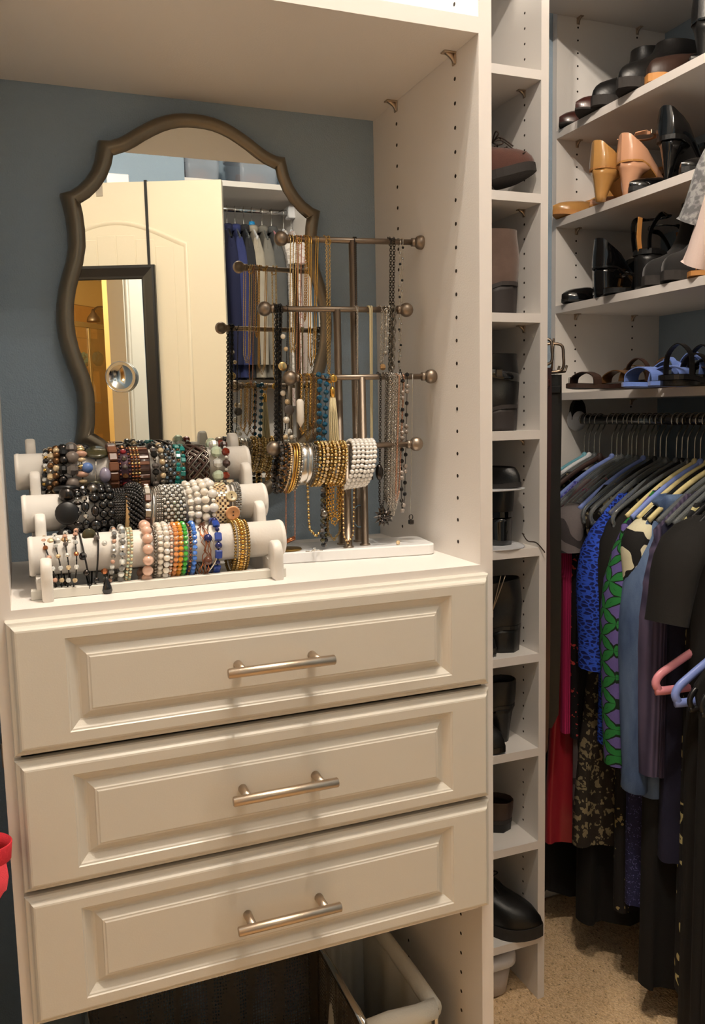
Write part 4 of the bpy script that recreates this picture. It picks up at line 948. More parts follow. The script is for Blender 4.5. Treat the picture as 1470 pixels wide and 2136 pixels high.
for i_, kw in ((2, dict(lb='taupe suede ankle boot with dark block heel in tower', m=M_suede_taupe, top=.115, h=.064)), (3, dict(lb='black leather ankle boot with wrapped strap in tower', m=M_black, top=.115, h=.050))):
    t = shoe('ankle_boot', kw['lb'], .478, YC+.052, CT[i_], 158, GT); high_shoe(t, .25, kw['h'], kw['m'], M_stack, top=kw['top'], heel='wide', shaft_w=.041, mh=M_stack, plat=.003, sole_h=.003)
    if i_ == 3:
        rr = [(.060+.064*math.cos(2*PI*k/20), .043*math.sin(2*PI*k/20), .128+.010*math.cos(2*PI*k/20)) for k in range(20)]
        MB().loft([[(.06+(x-.06)*f, y*f, z+dz) for x, y, z in rr] for f, dz in ((.97, -.010), (1.02, -.009), (1.03, 0), (1.02, .009), (.97, .010))], caps=False).build('ankle_strap', M_blackgloss, t); MB().box((.040, .041, .120), (.056, .047, .138), bev=.002).build('buckle', J('gunmetal'), t)
    MB().tube([(.008, .003, .075), (.001, .0, .13), (.003, 0, .17)], .0012, 5).build('back_seam', M_stack, t)
    t = shoe('ankle_boot', ['toe of taupe boot peeking out beside its mate', 'toe of strapped black boot peeking out beside its mate'][i_-2], (.262, .268)[i_-2], YC+.150, CT[i_], -50, GT); high_shoe(t, .185, .0, [M_suede_taupe, M_black][i_-2], M_rubber, top=.055, heel='block', w=.72, sole_h=.006)
# white shoe stacker with a shoe on each level
st = thing('shoe_stacker', 'white plastic shoe stacker holding black shoes in the tower', 'shoe rack', (.42, YC+.11, CT[4]))
def plate(z, tilt=0):
    mb = MB(); n = 24; o = [(.072*math.copysign(abs(math.cos(2*PI*k/n))**.7, math.cos(2*PI*k/n)), .115*math.copysign(abs(math.sin(2*PI*k/n))**.7, math.sin(2*PI*k/n))) for k in range(n)]
    mb.loft([[(x, y, z+tilt*y) for x, y in o], [(x*1.03, y*1.02, z+.004+tilt*y) for x, y in o], [(x*.97, y*.98, z+.003+tilt*y) for x, y in o]]); return mb
plate(0).build('stacker_plate', M_plastic_white, st); plate(.128, -.05).build('stacker_plate', M_plastic_white, st); MB().box((-.070, .095, .003), (.070, .103, .126), bev=.002).build('post', M_plastic_white, st)
t = shoe('slip_on_shoe', 'tall glossy black block heel shoe on lower plate of stacker', .462, YC+.046, CT[4]+.0045, 132, GT); high_shoe(t, .21, .064, M_black, M_blackgloss, top=.050, heel='wide', w=.92, sole_h=.004, mh=M_blackgloss, shaft_w=.034)
t = shoe('lace_up_shoe', 'flat black shoe lying on upper plate of stacker', .400, YC+.225, CT[4]+.132, -72, GT); high_shoe(t, .215, 0, M_black, M_rubber, top=.040, plat=.003, sole_h=.006, w=.72)
ln = catmull([P(1089, 1112, 1, YC+.03), P(1100, 1128, 1, YC+.01), P(1118, 1132, 1, YC+.002), P(1133, 1148, 1, YC-.008), P(1136, 1153, 1, YC-.010)], 6)
o0 = ln[0].copy(); MB().tube([q-o0 for q in ln], .0014, 6).build('shoe_lace', M_lace, loc=o0, label='loose dark shoe lace dangling over the tower shelf edge', cat='lace')
t = shoe('ankle_boot', 'black leather ankle boot with open side zipper in tower', .482, YC+.045, CT[5], 150, GT); high_shoe(t, .25, .055, M_black, M_black, top=.105, heel='wide', shaft_w=.044, slope=.12, plat=.003, sole_h=.003)
zp = [(.035+.030*k/8, .0405+.004*math.sin(PI*k/8), .185-.085*k/8) for k in range(9)]
for s in (0, .010): MB().tube([(x+s*(1-i/8), y+.002, z) for i, (x, y, z) in enumerate(zp)], .0013, 5).build('zipper', M_nickel, t)
MB().box((.062, .045, .088), (.068, .049, .104), bev=.001).build('zipper_pull', M_nickel, t)
t = shoe('ankle_boot', 'toe of zippered black boot beside its mate in tower', .292, YC+.180, CT[5], -56, GT); high_shoe(t, .195, .0, M_black, M_rubber, top=.05, heel='block', w=.72, sole_h=.006)
t = shoe('heeled_bootie', 'black bootie on a slim cone heel in tower', .476, YC+.060, CT[6], 150, GT); high_shoe(t, .24, .088, M_black, M_black, top=.060, heel='cone', shaft_w=.038, sole_h=.002, plat=.003)
t = shoe('heeled_bootie', 'round black toe facing out beside the cone heel bootie', .300, YC+.165, CT[6], -55, GT); high_shoe(t, .20, .0, M_black, M_black, top=.05, heel='flat', w=.78, sole_h=.004)
t = shoe('loafer', 'dark brown loafer seen from its low heel in tower', .478, YC+.075, CT[7], 138, GT); high_shoe(t, .25, .022, M_dkbrown, M_rubber, top=.046, heel='wide', w=1.0, plat=.003, sole_h=.003, shaft_w=.036, mh=M_black, mi_=M_dkbrown)
t = shoe('lace_up_shoe', 'bulky black laced walking shoe with toe jutting out of tower', .330, YC+.190, CT[8], -48, GT); high_shoe(t, .27, 0, M_black, M_rubber, top=.10, plat=.008, sole_h=.018, w=1.12); laces(t, .27, .105, M_black)
for s in (-1, 1): MB().tube([(.205, s*.040, .030), (.200, s*.030, .055), (.196, 0, .066)], .001, 4).build('seam', M_greyshoe, t)
# plastic bin on the floor of the tower
bn = thing('storage_bin', 'small white plastic bin with grey lid rim on carpet under tower', 'bin', (.375, YC+.150, .003))
def rrect(w, d, r, z, n=5):
    o = []
    for cx, cy, a0 in ((w/2-r, d/2-r, 0), (-w/2+r, d/2-r, 90), (-w/2+r, -d/2+r, 180), (w/2-r, -d/2+r, 270)):
        for k in range(n+1): a = math.radians(a0+90*k/n); o.append((cx+r*math.cos(a), cy+r*math.sin(a), z))
    return o
MB().loft([rrect(.15, .21, .03, 0), rrect(.16, .22, .03, .004), rrect(.18, .24, .035, .085)]).build('body', mat('cloudy_plastic', (190, 180, 176), .35), bn)
MB().loft([rrect(.182, .242, .035, .082), rrect(.198, .258, .04, .084), rrect(.198, .258, .04, .102), rrect(.190, .250, .04, .110), rrect(.16, .22, .03, .112), rrect(.155, .215, .03, .107)]).build('lid', mat('bright_plastic', (236, 236, 244), .35), bn)

# ---- right wall shelves
GS = ['shoes on the highest wall shelf', 'shoes on the second wall shelf', 'shoes on the third wall shelf', 'shoes on the lowest wall shelf']
def toeout(name, label, u, v, i, head=180, L=.25):
    x, y = toe_at(u, v, ST[i], head, L); return shoe(name, label, x, y, ST[i], head, GS[i])
def heelout(name, label, u, v, i, head=8):
    x, y = heel_at(u, v, ST[i]); return shoe(name, label, x, y, ST[i], head, GS[i])
# highest shelf
t = toeout('loafer', 'maroon loafer nearest the tower on the highest wall shelf', 1166, 264, 0, 185); low_shoe(t, .25, .014, M_maroon, M_rubber, 'wide', vamp=.48, toe_h=.046, side=.046)
t = toeout('loafer', 'second maroon loafer, toe set back on the highest wall shelf', 1200, 234, 0, 186); low_shoe(t, .25, .014, M_maroon, M_rubber, 'wide', vamp=.48, toe_h=.046, side=.046)
t = toeout('ankle_boot', 'glossy black ankle boot toe out on the highest wall shelf', 1236, 226, 0, 186, .26); high_shoe(t, .26, 0, M_black, M_rubber, top=.14, plat=.008, sole_h=.012, w=1.0)
t = toeout('ankle_boot', 'black boot standing behind the glossy black ankle boot', 1290, 190, 0, 186, .26); high_shoe(t, .26, 0, M_black, M_rubber, top=.11, plat=.008, sole_h=.012, w=1.0)
t = toeout('heeled_shoe', 'dark brown shoe with tan sole on the highest wall shelf', 1352, 176, 0, 190, .25); high_shoe(t, .25, .04, M_dkbrown, M_tanin, top=.055, heel='block', sole_h=.004, plat=.01, mh=M_tanin)
t = heelout('pump', 'black pump, heel out, near the frame edge on highest shelf', 1452, 132, 0, 12); low_shoe(t, .25, .085, M_black, M_blackgloss, 'cone', M_tanin, counter=.066)
t = toeout('pump', 'glossy toe of a black pump beside its heel out mate on highest shelf', 1440, 140, 0, 195); low_shoe(t, .25, .075, M_blackgloss, M_tanin, 'cone', M_tanin, plat=.008)
# second shelf
t = toeout('pump', 'tan patent pump with its toe over the edge of second shelf', 1153, 452, 1, 184); low_shoe(t, .25, .07, M_tan, M_tanin, 'cone', M_tanin, plat=.012, mh=M_tan)
t = heelout('pump', 'tan patent pump, heel out on the second shelf', 1236, 420, 1, 10); low_shoe(t, .25, .075, M_tan, M_tanin, 'cone', M_tanin, counter=.064, mh=M_tan)
t = toeout('pump', 'nude patent pump with its toe over the edge of second shelf', 1230, 436, 1, 186); low_shoe(t, .25, .07, M_nude, M_tanin, 'cone', M_tanin, mh=M_nude)
t = heelout('pump', 'nude patent ankle strap pump, heel out on the second shelf', 1293, 408, 1, 10); low_shoe(t, .25, .075, M_nude, M_tanin, 'cone', M_tanin, counter=.064, mh=M_nude)
strap(t, [(.02, -.024, .135), (.05, -.034, .142), (.09, -.026, .146), (.11, 0, .147), (.09, .026, .146), (.05, .034, .142), (.02, .024, .135)], .010, M_nude, 'ankle_strap'); MB().box((.058, -.040, .139), (.070, -.035, .149), bev=.001).build('buckle', M_nickel, t)
t = toeout('pump', 'black patent pump toe out on the second shelf', 1312, 404, 1, 186); low_shoe(t, .25, .08, M_blackgloss, M_black, 'stiletto', plat=.010)
t = heelout('pump', 'black patent stiletto pump, heel out on the second shelf', 1378, 388, 1, 12); low_shoe(t, .25, .100, M_blackgloss, M_black, 'stiletto', counter=.066, plat=.010)
t = toeout('pump', 'black open toe pump at the right of the second shelf', 1420, 366, 1, 190); low_shoe(t, .25, .08, M_blackgloss, M_black, 'stiletto', plat=.012)
# third shelf
t = toeout('pump', 'black patent block heel pump with toe over third shelf edge', 1171, 634, 2, 184); low_shoe(t, .25, .07, M_blackgloss, M_black, 'block', plat=.006, vamp=.56, toe_h=.042)
t = heelout('pump', 'black patent block heel pump, heel out on third shelf', 1241, 620, 2, 10); low_shoe(t, .25, .070, M_blackgloss, M_black, 'block', counter=.070)
for k, (u, v, hd, lb, f) in enumerate([(1262, 614, 186, 'black strappy sandal toe out on third shelf', toeout), (1330, 604, 12, 'black strappy heeled sandal, heel out on third shelf', heelout)]):
    t = f('sandal', lb, u, v, 2, hd); sandal(t, .25, .08, M_blackgloss, M_black, [(.19, .014, .040, .0, .17), (.16, .012, .045, 0, .20), (.13, .010, .050, 0, .12)], 'block', M_tanin, .012)
    strap(t, [(.012, -.022, .09), (.01, -.026, .13), (.03, -.036, .165), (.07, -.03, .172), (.095, 0, .174), (.07, .03, .172), (.03, .036, .165), (.01, .026, .13), (.012, .022, .09)], .012, M_blackgloss, 'ankle_strap'); strap(t, [(.008, 0, .085), (.002, 0, .12), (.006, 0, .165)], .014, M_tanin, 'heel_strap')
t = toeout('ankle_boot', 'black suede ankle boot on third shelf right of sandals', 1345, 600, 2, 188, .26); high_shoe(t, .26, .02, M_blacksuede, M_rubber, top=.17, heel='wide', w=1.05)
t = toeout('ankle_boot', 'black suede ankle boot beside the frame edge on third shelf', 1385, 590, 2, 188, .26); high_shoe(t, .26, .02, M_blacksuede, M_rubber, top=.18, heel='wide', w=1.05)
t = toeout('sandal', 'tan slide sandal at the frame edge on third shelf', 1440, 578, 2, 188); sandal(t, .25, .008, M_tanin, M_tanin, [(.17, .030, .04, 0, .17)], 'flat', None, .010)
# lowest shelf: flat sandals
for k, (u, v, m, mi2, lb, bands) in enumerate([(1183, 812, M_dkbrown, M_rubber, 'dark brown flat sandal with silver band nearest the tower', [(.20, .022, .028, 0, .20), (.05, .012, .05, 0, .05)]),
        (1250, 812, M_bronze, M_bronze, 'bronze flat sandal with wide bands on the lowest shoe shelf', [(.195, .030, .034, 0, .19), (.15, .020, .045, 0, .14), (.05, .014, .055, 0, .05)]),
        (1300, 809, M_bluesuede, M_black, 'blue suede sandal left of its mate on the lowest shelf', [(.19, .040, .036, 0, .19), (.14, .016, .050, 0, .10), (.10, .016, .052, 0, .14), (.05, .016, .060, 0, .05)]),
        (1356, 807, M_bluesuede, M_black, 'blue suede sandal right of its mate on the lowest shelf', [(.19, .040, .036, 0, .19), (.14, .016, .050, 0, .10), (.10, .016, .052, 0, .14), (.05, .016, .060, 0, .05)]),
        (1418, 806, M_dkbrown, M_bronze, 'brown flat sandal right of the blue suede pair', [(.195, .030, .034, 0, .19), (.14, .022, .045, 0, .13), (.06, .014, .055, 0, .05)])]):
    t = toeout('sandal', lb, u, v, 3, 184); sandal(t, .25, .010, m, m if k != 2 else M_bluesuede, bands, 'flat', mi2, .009)
    if k == 0: MB().box((.190, -.045, .006), (.212, -.040, .028), bev=.002).build('silver_clip', M_chrome, t)
for k, (u, v, lb) in enumerate([(1275, 800, 'black strappy flat sandal behind the bronze sandal'), (1330, 798, 'black strappy flat sandal behind the blue suede pair')]):
    x, y = heel_at(u, 806, ST[3]); t = shoe('sandal', lb, x+.14, y+.01, ST[3], 8, GS[3]); sandal(t, .18, .012, M_black, M_black, [(.14, .016, .05, 0, .13), (.09, .016, .055, 0, .09), (.04, .014, .065, 0, .04)], 'flat', M_bronze, .010)
# ------------------------------------------------------------------ patterned cloth materials
def nodes(name, rough=.85, sheen=0):
    m = mat(name, (128, 128, 128), rough, sheen=sheen); nt = m.node_tree; b = nt.nodes['Principled BSDF']
    tc = nt.nodes.new('ShaderNodeTexCoord'); return m, nt, b, tc
def ramp(nt, fac, stops, interp='LINEAR'):
    r = nt.nodes.new('ShaderNodeValToRGB'); r.color_ramp.interpolation = interp; e = r.color_ramp.elements
    while len(e) < len(stops): e.new(.5)
    for q, (p, c) in zip(e, stops): q.position = p; q.color = (*lin(c), 1)
    nt.links.new(fac, r.inputs[0]); return r.outputs[0]
def flat2(nt, tc, sx=1, sz=1):
    """cloth coordinates: width and drop, depth removed"""
    mp = nt.nodes.new('ShaderNodeMapping'); mp.inputs['Scale'].default_value = (sx, .35*sx, sz); nt.links.new(tc.outputs['Object'], mp.inputs['Vector']); return mp.outputs[0]
def weave(nt, b, vec, scale=500, s=.3):
    n = nt.nodes.new('ShaderNodeTexNoise'); n.inputs['Scale'].default_value = scale; nt.links.new(vec, n.inputs['Vector'])
    bp = nt.nodes.new('ShaderNodeBump'); bp.inputs['Strength'].default_value = s; bp.inputs['Distance'].default_value = .002; nt.links.new(n.outputs['Fac'], bp.inputs['Height']); nt.links.new(bp.outputs['Normal'], b.inputs['Normal'])
def spots(name, ground, spot, scale, cut=.32, jit=1.0, sz=.75, smooth=False):
    m, nt, b, tc = nodes(name); v = nt.nodes.new('ShaderNodeTexVoronoi'); v.inputs['Scale'].default_value = scale; v.inputs['Randomness'].default_value = jit
    n = nt.nodes.new('ShaderNodeTexNoise'); n.inputs['Scale'].default_value = scale*.9; mx = nt.nodes.new('ShaderNodeMix'); mx.data_type = 'VECTOR'; mx.inputs['Factor'].default_value = .06
    f = flat2(nt, tc, 1, sz); nt.links.new(f, n.inputs['Vector']); nt.links.new(f, mx.inputs['A']); nt.links.new(n.outputs['Color'], mx.inputs['B']); nt.links.new(mx.outputs['Result'], v.inputs['Vector'])
    nt.links.new(ramp(nt, v.outputs['Distance'], [(0, spot), (cut, ground)], 'CONSTANT'), b.inputs['Base Color']); weave(nt, b, tc.outputs['Object']); return m
def lacecloth(name, ground, thread, scale):
    m, nt, b, tc = nodes(name); v = nt.nodes.new('ShaderNodeTexVoronoi'); v.feature = 'DISTANCE_TO_EDGE'; v.inputs['Scale'].default_value = scale; nt.links.new(flat2(nt, tc), v.inputs['Vector'])
    nt.links.new(ramp(nt, v.outputs['Distance'], [(0, thread), (.10, thread), (.16, ground)]), b.inputs['Base Color'])
    bp = nt.nodes.new('ShaderNodeBump'); bp.inputs['Strength'].default_value = .8; bp.inputs['Distance'].default_value = .003; bp.invert = True; nt.links.new(v.outputs['Distance'], bp.inputs['Height']); nt.links.new(bp.outputs['Normal'], b.inputs['Normal']); return m
def camo(name, stops, scale):
    m, nt, b, tc = nodes(name); n = nt.nodes.new('ShaderNodeTexNoise'); n.inputs['Scale'].default_value = scale; n.inputs['Detail'].default_value = 1.2; nt.links.new(flat2(nt, tc, 1, .7), n.inputs['Vector'])
    nt.links.new(ramp(nt, n.outputs['Fac'], stops, 'CONSTANT'), b.inputs['Base Color']); weave(nt, b, tc.outputs['Object']); return m
def knit(name, c1, c2, scale, rot=0):
    m, nt, b, tc = nodes(name); w = nt.nodes.new('ShaderNodeTexWave'); w.inputs['Scale'].default_value = scale; w.inputs['Distortion'].default_value = .6; w.bands_direction = 'DIAGONAL' if rot else 'X'
    nt.links.new(flat2(nt, tc), w.inputs['Vector']); nt.links.new(ramp(nt, w.outputs['Fac'], [(0, c1), (1, c2)]), b.inputs['Base Color'])
    bp = nt.nodes.new('ShaderNodeBump'); bp.inputs['Strength'].default_value = .6; bp.inputs['Distance'].default_value = .003; nt.links.new(w.outputs['Fac'], bp.inputs['Height']); nt.links.new(bp.outputs['Normal'], b.inputs['Normal']); return m
def denim(name, c1, c2):
    m, nt, b, tc = nodes(name); n = nt.nodes.new('ShaderNodeTexNoise'); n.inputs['Scale'].default_value = 26; n.inputs['Detail'].default_value = 5; nt.links.new(flat2(nt, tc, 1.6, .25), n.inputs['Vector'])
    nt.links.new(ramp(nt, n.outputs['Fac'], [(.3, c1), (.7, c2)]), b.inputs['Base Color']); weave(nt, b, tc.outputs['Object'], 700, .5); return m
def petals(name):
    """green four-petal lattice over purple with dark outlines"""
    m, nt, b, tc = nodes(name)
    def M(op, a, c=None):
        q = nt.nodes.new('ShaderNodeMath'); q.operation = op
        for i, v in enumerate((a, c)):
            if v is None: continue
            if isinstance(v, (int, float)): q.inputs[i].default_value = v
            else: nt.links.new(v, q.inputs[i])
        return q.outputs[0]
    sp = nt.nodes.new('ShaderNodeSeparateXYZ'); nt.links.new(tc.outputs['Object'], sp.inputs[0])
    S = 16.5; y_ = M('MULTIPLY', sp.outputs['Y'], 1.0); x = M('MULTIPLY', M('ADD', sp.outputs['X'], y_), S); z = M('MULTIPLY', sp.outputs['Z'], S)
    fx = M('SUBTRACT', M('FRACT', x), .5); fz = M('SUBTRACT', M('FRACT', z), .5)
    ax = M('ABSOLUTE', fx); az = M('ABSOLUTE', fz)
    # circles centred on cell edges overlap as petals along the diagonals' axes
    d1 = M('SQRT', M('ADD', M('POWER', M('SUBTRACT', ax, .5), 2), M('POWER', az, 2))); d2 = M('SQRT', M('ADD', M('POWER', ax, 2), M('POWER', M('SUBTRACT', az, .5), 2)))
    both = M('MAXIMUM', d1, d2)                      # inside two neighbouring circles = petal
    g = ramp(nt, both, [(0, (18, 92, 38)), (.36, (34, 118, 52)), (.495, (8, 30, 14)), (.535, (98, 84, 146))], 'CONSTANT')
    nt.links.new(g, b.inputs['Base Color']); weave(nt, b, tc.outputs['Object']); return m
def plain(name, rgb, var=.12, rough=.9, bump=.25): return mat(name, rgb, rough, bump=bump, bscale=500, var=var, vscale=18)
C_black = plain('black_jersey', (11, 10, 10)); C_black2 = plain('soft_black_knit', (22, 20, 18)); C_navy = plain('dark_navy_cotton', (27, 27, 50)); C_navy2 = plain('navy_suit_wool', (38, 42, 74))
C_blue = plain('blue_pinstripe_wool', (54, 62, 112)); C_char = plain('charcoal_wool', (48, 48, 52)); C_greige = plain('pale_grey_tweed', (176, 166, 150), .2); C_grey = plain('mid_grey_wool', (128, 124, 116), .15); C_slate = plain('slate_wool', (92, 92, 92), .15)
C_whitelace = lacecloth('white_lace', (206, 196, 190), (240, 232, 226), 60); C_whiteprint = camo('white_pink_print', [(0, (232, 214, 208)), (.47, (196, 160, 156)), (.53, (236, 226, 220))], 40)
C_mag = knit('magenta_knit', (150, 20, 70), (190, 40, 100), 60); C_red = mat('red_satin', (150, 20, 36), .35, sheen=.2); C_lace = lacecloth('cobalt_crochet', (14, 26, 96), (44, 84, 206), 125)
C_camo = camo('grey_leaf_print', [(0, (38, 34, 36)), (.47, (112, 104, 104)), (.56, (60, 54, 56)), (.62, (112, 104, 104))], 9); C_leopard = spots('leopard_print', (40, 34, 28), (132, 120, 92), 58, .42); C_floral = spots('black_floral_print', (18, 16, 18), (190, 70, 66), 62, .27)
C_petal = petals('green_petal_print'); C_cream = camo('cream_black_abstract', [(0, (22, 20, 20)), (.46, (226, 218, 186))], 34); C_denim = denim('washed_denim', (56, 76, 112), (104, 126, 160)); C_purple = knit('plum_marl_knit', (52, 46, 70), (84, 74, 98), 30)
C_dots = spots('navy_dot_print', (26, 28, 66), (96, 96, 150), 110, .26); C_gold = spots('black_gold_print', (20, 18, 18), (150, 136, 92), 46, .26); C_peri = lacecloth('periwinkle_print', (64, 64, 150), (120, 120, 190), 120); C_greymarl = camo('grey_marl', [(0, (110, 110, 112)), (.45, (134, 134, 136)), (.55, (160, 160, 160))], 160); C_pinkwhite = plain('pale_pink_cotton', (226, 204, 196), .06)
C_green = plain('dark_green_cotton', (20, 40, 28)); C_chain = camo('black_cream_chain_print', [(0, (20, 20, 22)), (.55, (206, 196, 140)), (.60, (20, 20, 22))], 26); C_coral = mat('coral_fabric', (226, 62, 76), .75, bump=.2, bscale=500, sheen=.2); C_darkred = mat('dark_coral_band', (190, 36, 48), .85, bump=.3, bscale=600)
# ------------------------------------------------------------------ garments and hangers (local: x = shoulder line, y = thickness, z up; hook rests on the rail at the origin)
def garment(root, body, length, sw=.205, drop=.10, flare=.0, sleeve=None, thick=.026, seed=0, sleeve_mat=None, collar=None, waist=1.0, top=-.125, cuff=None, sleeve_sway=(0, 0), neck=.055, hem=0, sleeveless=False, sr=.046):
    """hanging top or dress: draped body with folds, sleeves, collar"""
    rr = random.Random(seed); ph = [rr.uniform(0, 6.28) for _ in range(4)]; n = 36; zs = []; mb = MB()
    N = max(12, int(length/.035)); rings = []
    for i in range(N+1):
        t = i/N; z = top-length*t; s = smoothstep(0, drop/length, t)
        if t < drop/length: w = neck+(sw-neck)*min(1, t/(drop/length))
        else:
            u = (t-drop/length)/(1-drop/length); w = sw*(1-.10*smoothstep(0, .15, u)-(1-waist)*smoothstep(.1, .4, u)*(1-smoothstep(.45, .8, u))+flare*smoothstep(.3, 1, u))
        th = .012+thick*smoothstep(0, .5, t); fold = .35*smoothstep(.1, 1, t); r = []
        for k in range(n):
            a = 2*PI*k/n; c, s_ = math.cos(a), math.sin(a)
            x = w*(abs(c)**.8)*(1 if c > 0 else -1)
            f = 1+fold*(math.sin(5*a+ph[0]+t)+.6*math.sin(9*a+ph[1]-2*t))
            y = th*(abs(s_)**.8)*(1 if s_ > 0 else -1)*max(.25, f)+.008*fold*math.sin(x*28+ph[2])
            r.append((x, y, z+hem*math.sin(3*a+ph[3])*t))
        rings.append(r)
    mb.loft(rings[::-1], caps=False); mb.build('bodice', body, root)
    if sleeve:
        for s in (-1, 1):
            sl, q = MB(), []
            for i in range(9):
                t = i/8; q.append(Vector((s*(sw*.78+(.012+sw*.20)*math.sin(min(1, t*2.0)*PI/2)+sleeve_sway[0]*t), -.010*t+sleeve_sway[1]*t, top-drop*.72-sleeve*t)))
            rad = [sr*.40, sr*.82, sr*1.0, sr*.98, sr*.95, sr*.92, sr*.88, sr*.86, sr*.85]
            if sleeve > .4: rad = [sr*.40, sr*.85, sr*.98, sr*.92, sr*.86, sr*.80, sr*.76, sr*.70, sr*.62]
            sl.tube(q, rad, 16, flat=.72, caps=False); e = q[-1]
            dd = (q[-1]-q[-2]).normalized(); sl.tube([e, e-dd*.004, e-dd*.045], [rad[-1], rad[-1]*.90, rad[-1]*.80], 16, flat=.72, caps=False, mi=0)
            so = sl.build('sleeve', sleeve_mat or body, root)
            if cuff:
                cb = MB(); cb.tube([e+Vector((0, 0, .035)), e+Vector((0, 0, .028)), e+Vector((0, 0, -.030)), e+Vector((0, 0, -.034))], [rad[-1]*.9, rad[-1]*1.0, rad[-1]*1.12, rad[-1]*1.05], 16, flat=.72, caps=False); cb.build('cuff', cuff, so)
    if collar:
        cb = MB(); m_ = 20
        cb.loft([[(neck*1.05*math.cos(2*PI*k/m_), .022*math.sin(2*PI*k/m_), top-.012-.012*(1 if math.sin(2*PI*k/m_) < 0 else 0)) for k in range(m_)], [(neck*1.2*math.cos(2*PI*k/m_), .032*math.sin(2*PI*k/m_), top+.004) for k in range(m_)], [(neck*1.05*math.cos(2*PI*k/m_), .026*math.sin(2*PI*k/m_), top+.018) for k in range(m_)], [(neck*.9*math.cos(2*PI*k/m_), .020*math.sin(2*PI*k/m_), top+.002) for k in range(m_)]], caps=False)
        cb.build('collar', collar, root)
M_wire = mat('hanger_wire', (190, 186, 178), .25, 1); M_clearp = mat('clear_hanger_plastic', (178, 184, 186), .12, 0, coat=.4, trans=.75)
HP = {'clear': M_clearp, 'cream': mat('cream_hanger_plastic', (222, 206, 150), .3), 'blue': mat('blue_hanger_plastic', (134, 154, 222), .3), 'black': mat('black_hanger_plastic', (22, 22, 24), .3), 'pink': mat('pink_hanger_plastic', (226, 148, 158), .3), 'white': M_plastic_white, 'teal': mat('teal_hanger_plastic', (110, 170, 186), .35), 'wood': mat('dark_wood_hanger', (70, 52, 48), .45)}
def hanger(M, label, kind, group, sw=.195, drop=.105, bar=True, flatw=2.2, r=.0048, hookh=.115, name='hanger', hook=None):
    t = thing(name, label, 'hanger', group=group, M=M); R_ = .017
    hk = [(R_*math.sin(math.radians(a)), 0, -R_+R_*math.cos(math.radians(a))+.003) for a in range(-120, 91, 15)]
    hk = hk+[(R_*.9, 0, -R_-.012), (R_*.25, 0, -R_-.030), (0, 0, -R_-.045), (0, 0, -hookh)]
    MB().tube(catmull(hk, 3), .0017, 6).build('hook', hook or M_wire, t)
    pts = [(0, 0, -hookh+.004)]+[(sw*q, 0, -hookh-drop*(q**1.35)) for q in (.15, .3, .5, .7, .85, .97)]
    mb = MB()
    for s in (-1, 1):
        arm = [(s*x, y, z) for x, y, z in pts]
        if bar: arm += [(s*sw*1.02, 0, -hookh-drop-.012), (s*sw*.99, 0, -hookh-drop-.026), (s*sw*.92, 0, -hookh-drop-.032), (0, 0, -hookh-drop-.032)]
        mb.tube(catmull(arm, 3), r, 8, flat=flatw if not bar else 1.3)
    mb.ball((0, 0, -hookh+.002), r*2.0, 10, 6, sc=(1, .9, 1.5)); mb.build('shoulders', HP[kind], t); return t
# hanging rail under the lowest shoe shelf
RX, RZ_ = .855, 1.394
rl = thing('closet_rail', 'dark chrome clothes rail below the lowest shoe shelf', 'rail', (RX, .58, RZ_))
MB().cyl((0, -.35, 0), (0, .372, 0), .0125, 20).build('rod', mat('dark_chrome', (120, 118, 116), .2, 1), rl)
MB().lathe([(.001, 0), (.030, 0), (.032, .006), (.024, .014), (.015, .030), (.001, .030)], 20, M=T(0, .3755, 0, rx=PI/2)).build('flange', M_plastic_white, rl)
mb = MB(); pr = [(.022*math.cos(math.radians(a)), .012+.034*math.sin(math.radians(a))) for a in range(0, 181, 20)]+[(-.024, -.01), (.024, -.01)]
mb.loft([[(x, .360, z+.010) for x, z in pr], [(x, .3755, z+.010) for x, z in pr]], smooth=False); mb.build('hook_bracket', M_black, rl)
GC = 'clothes on the rail below the shoe shelves'; GH = 'hangers on the rail below the shoe shelves'
def ytip(u, v, sw=.205): return P(u, v, 0, RX-sw).y
def hang(y, sw=.205): return T(RX, y, RZ_+.0125, 0)
ORD = ['first', 'second', 'third', 'fourth', 'fifth', 'sixth', 'seventh', 'eighth', 'ninth', 'tenth', 'eleventh', 'twelfth', 'thirteenth', 'fourteenth', 'fifteenth', 'sixteenth', 'seventeenth', 'eighteenth', 'nineteenth', 'twentieth', 'twenty first', 'twenty second', 'twenty third', 'twenty fourth']
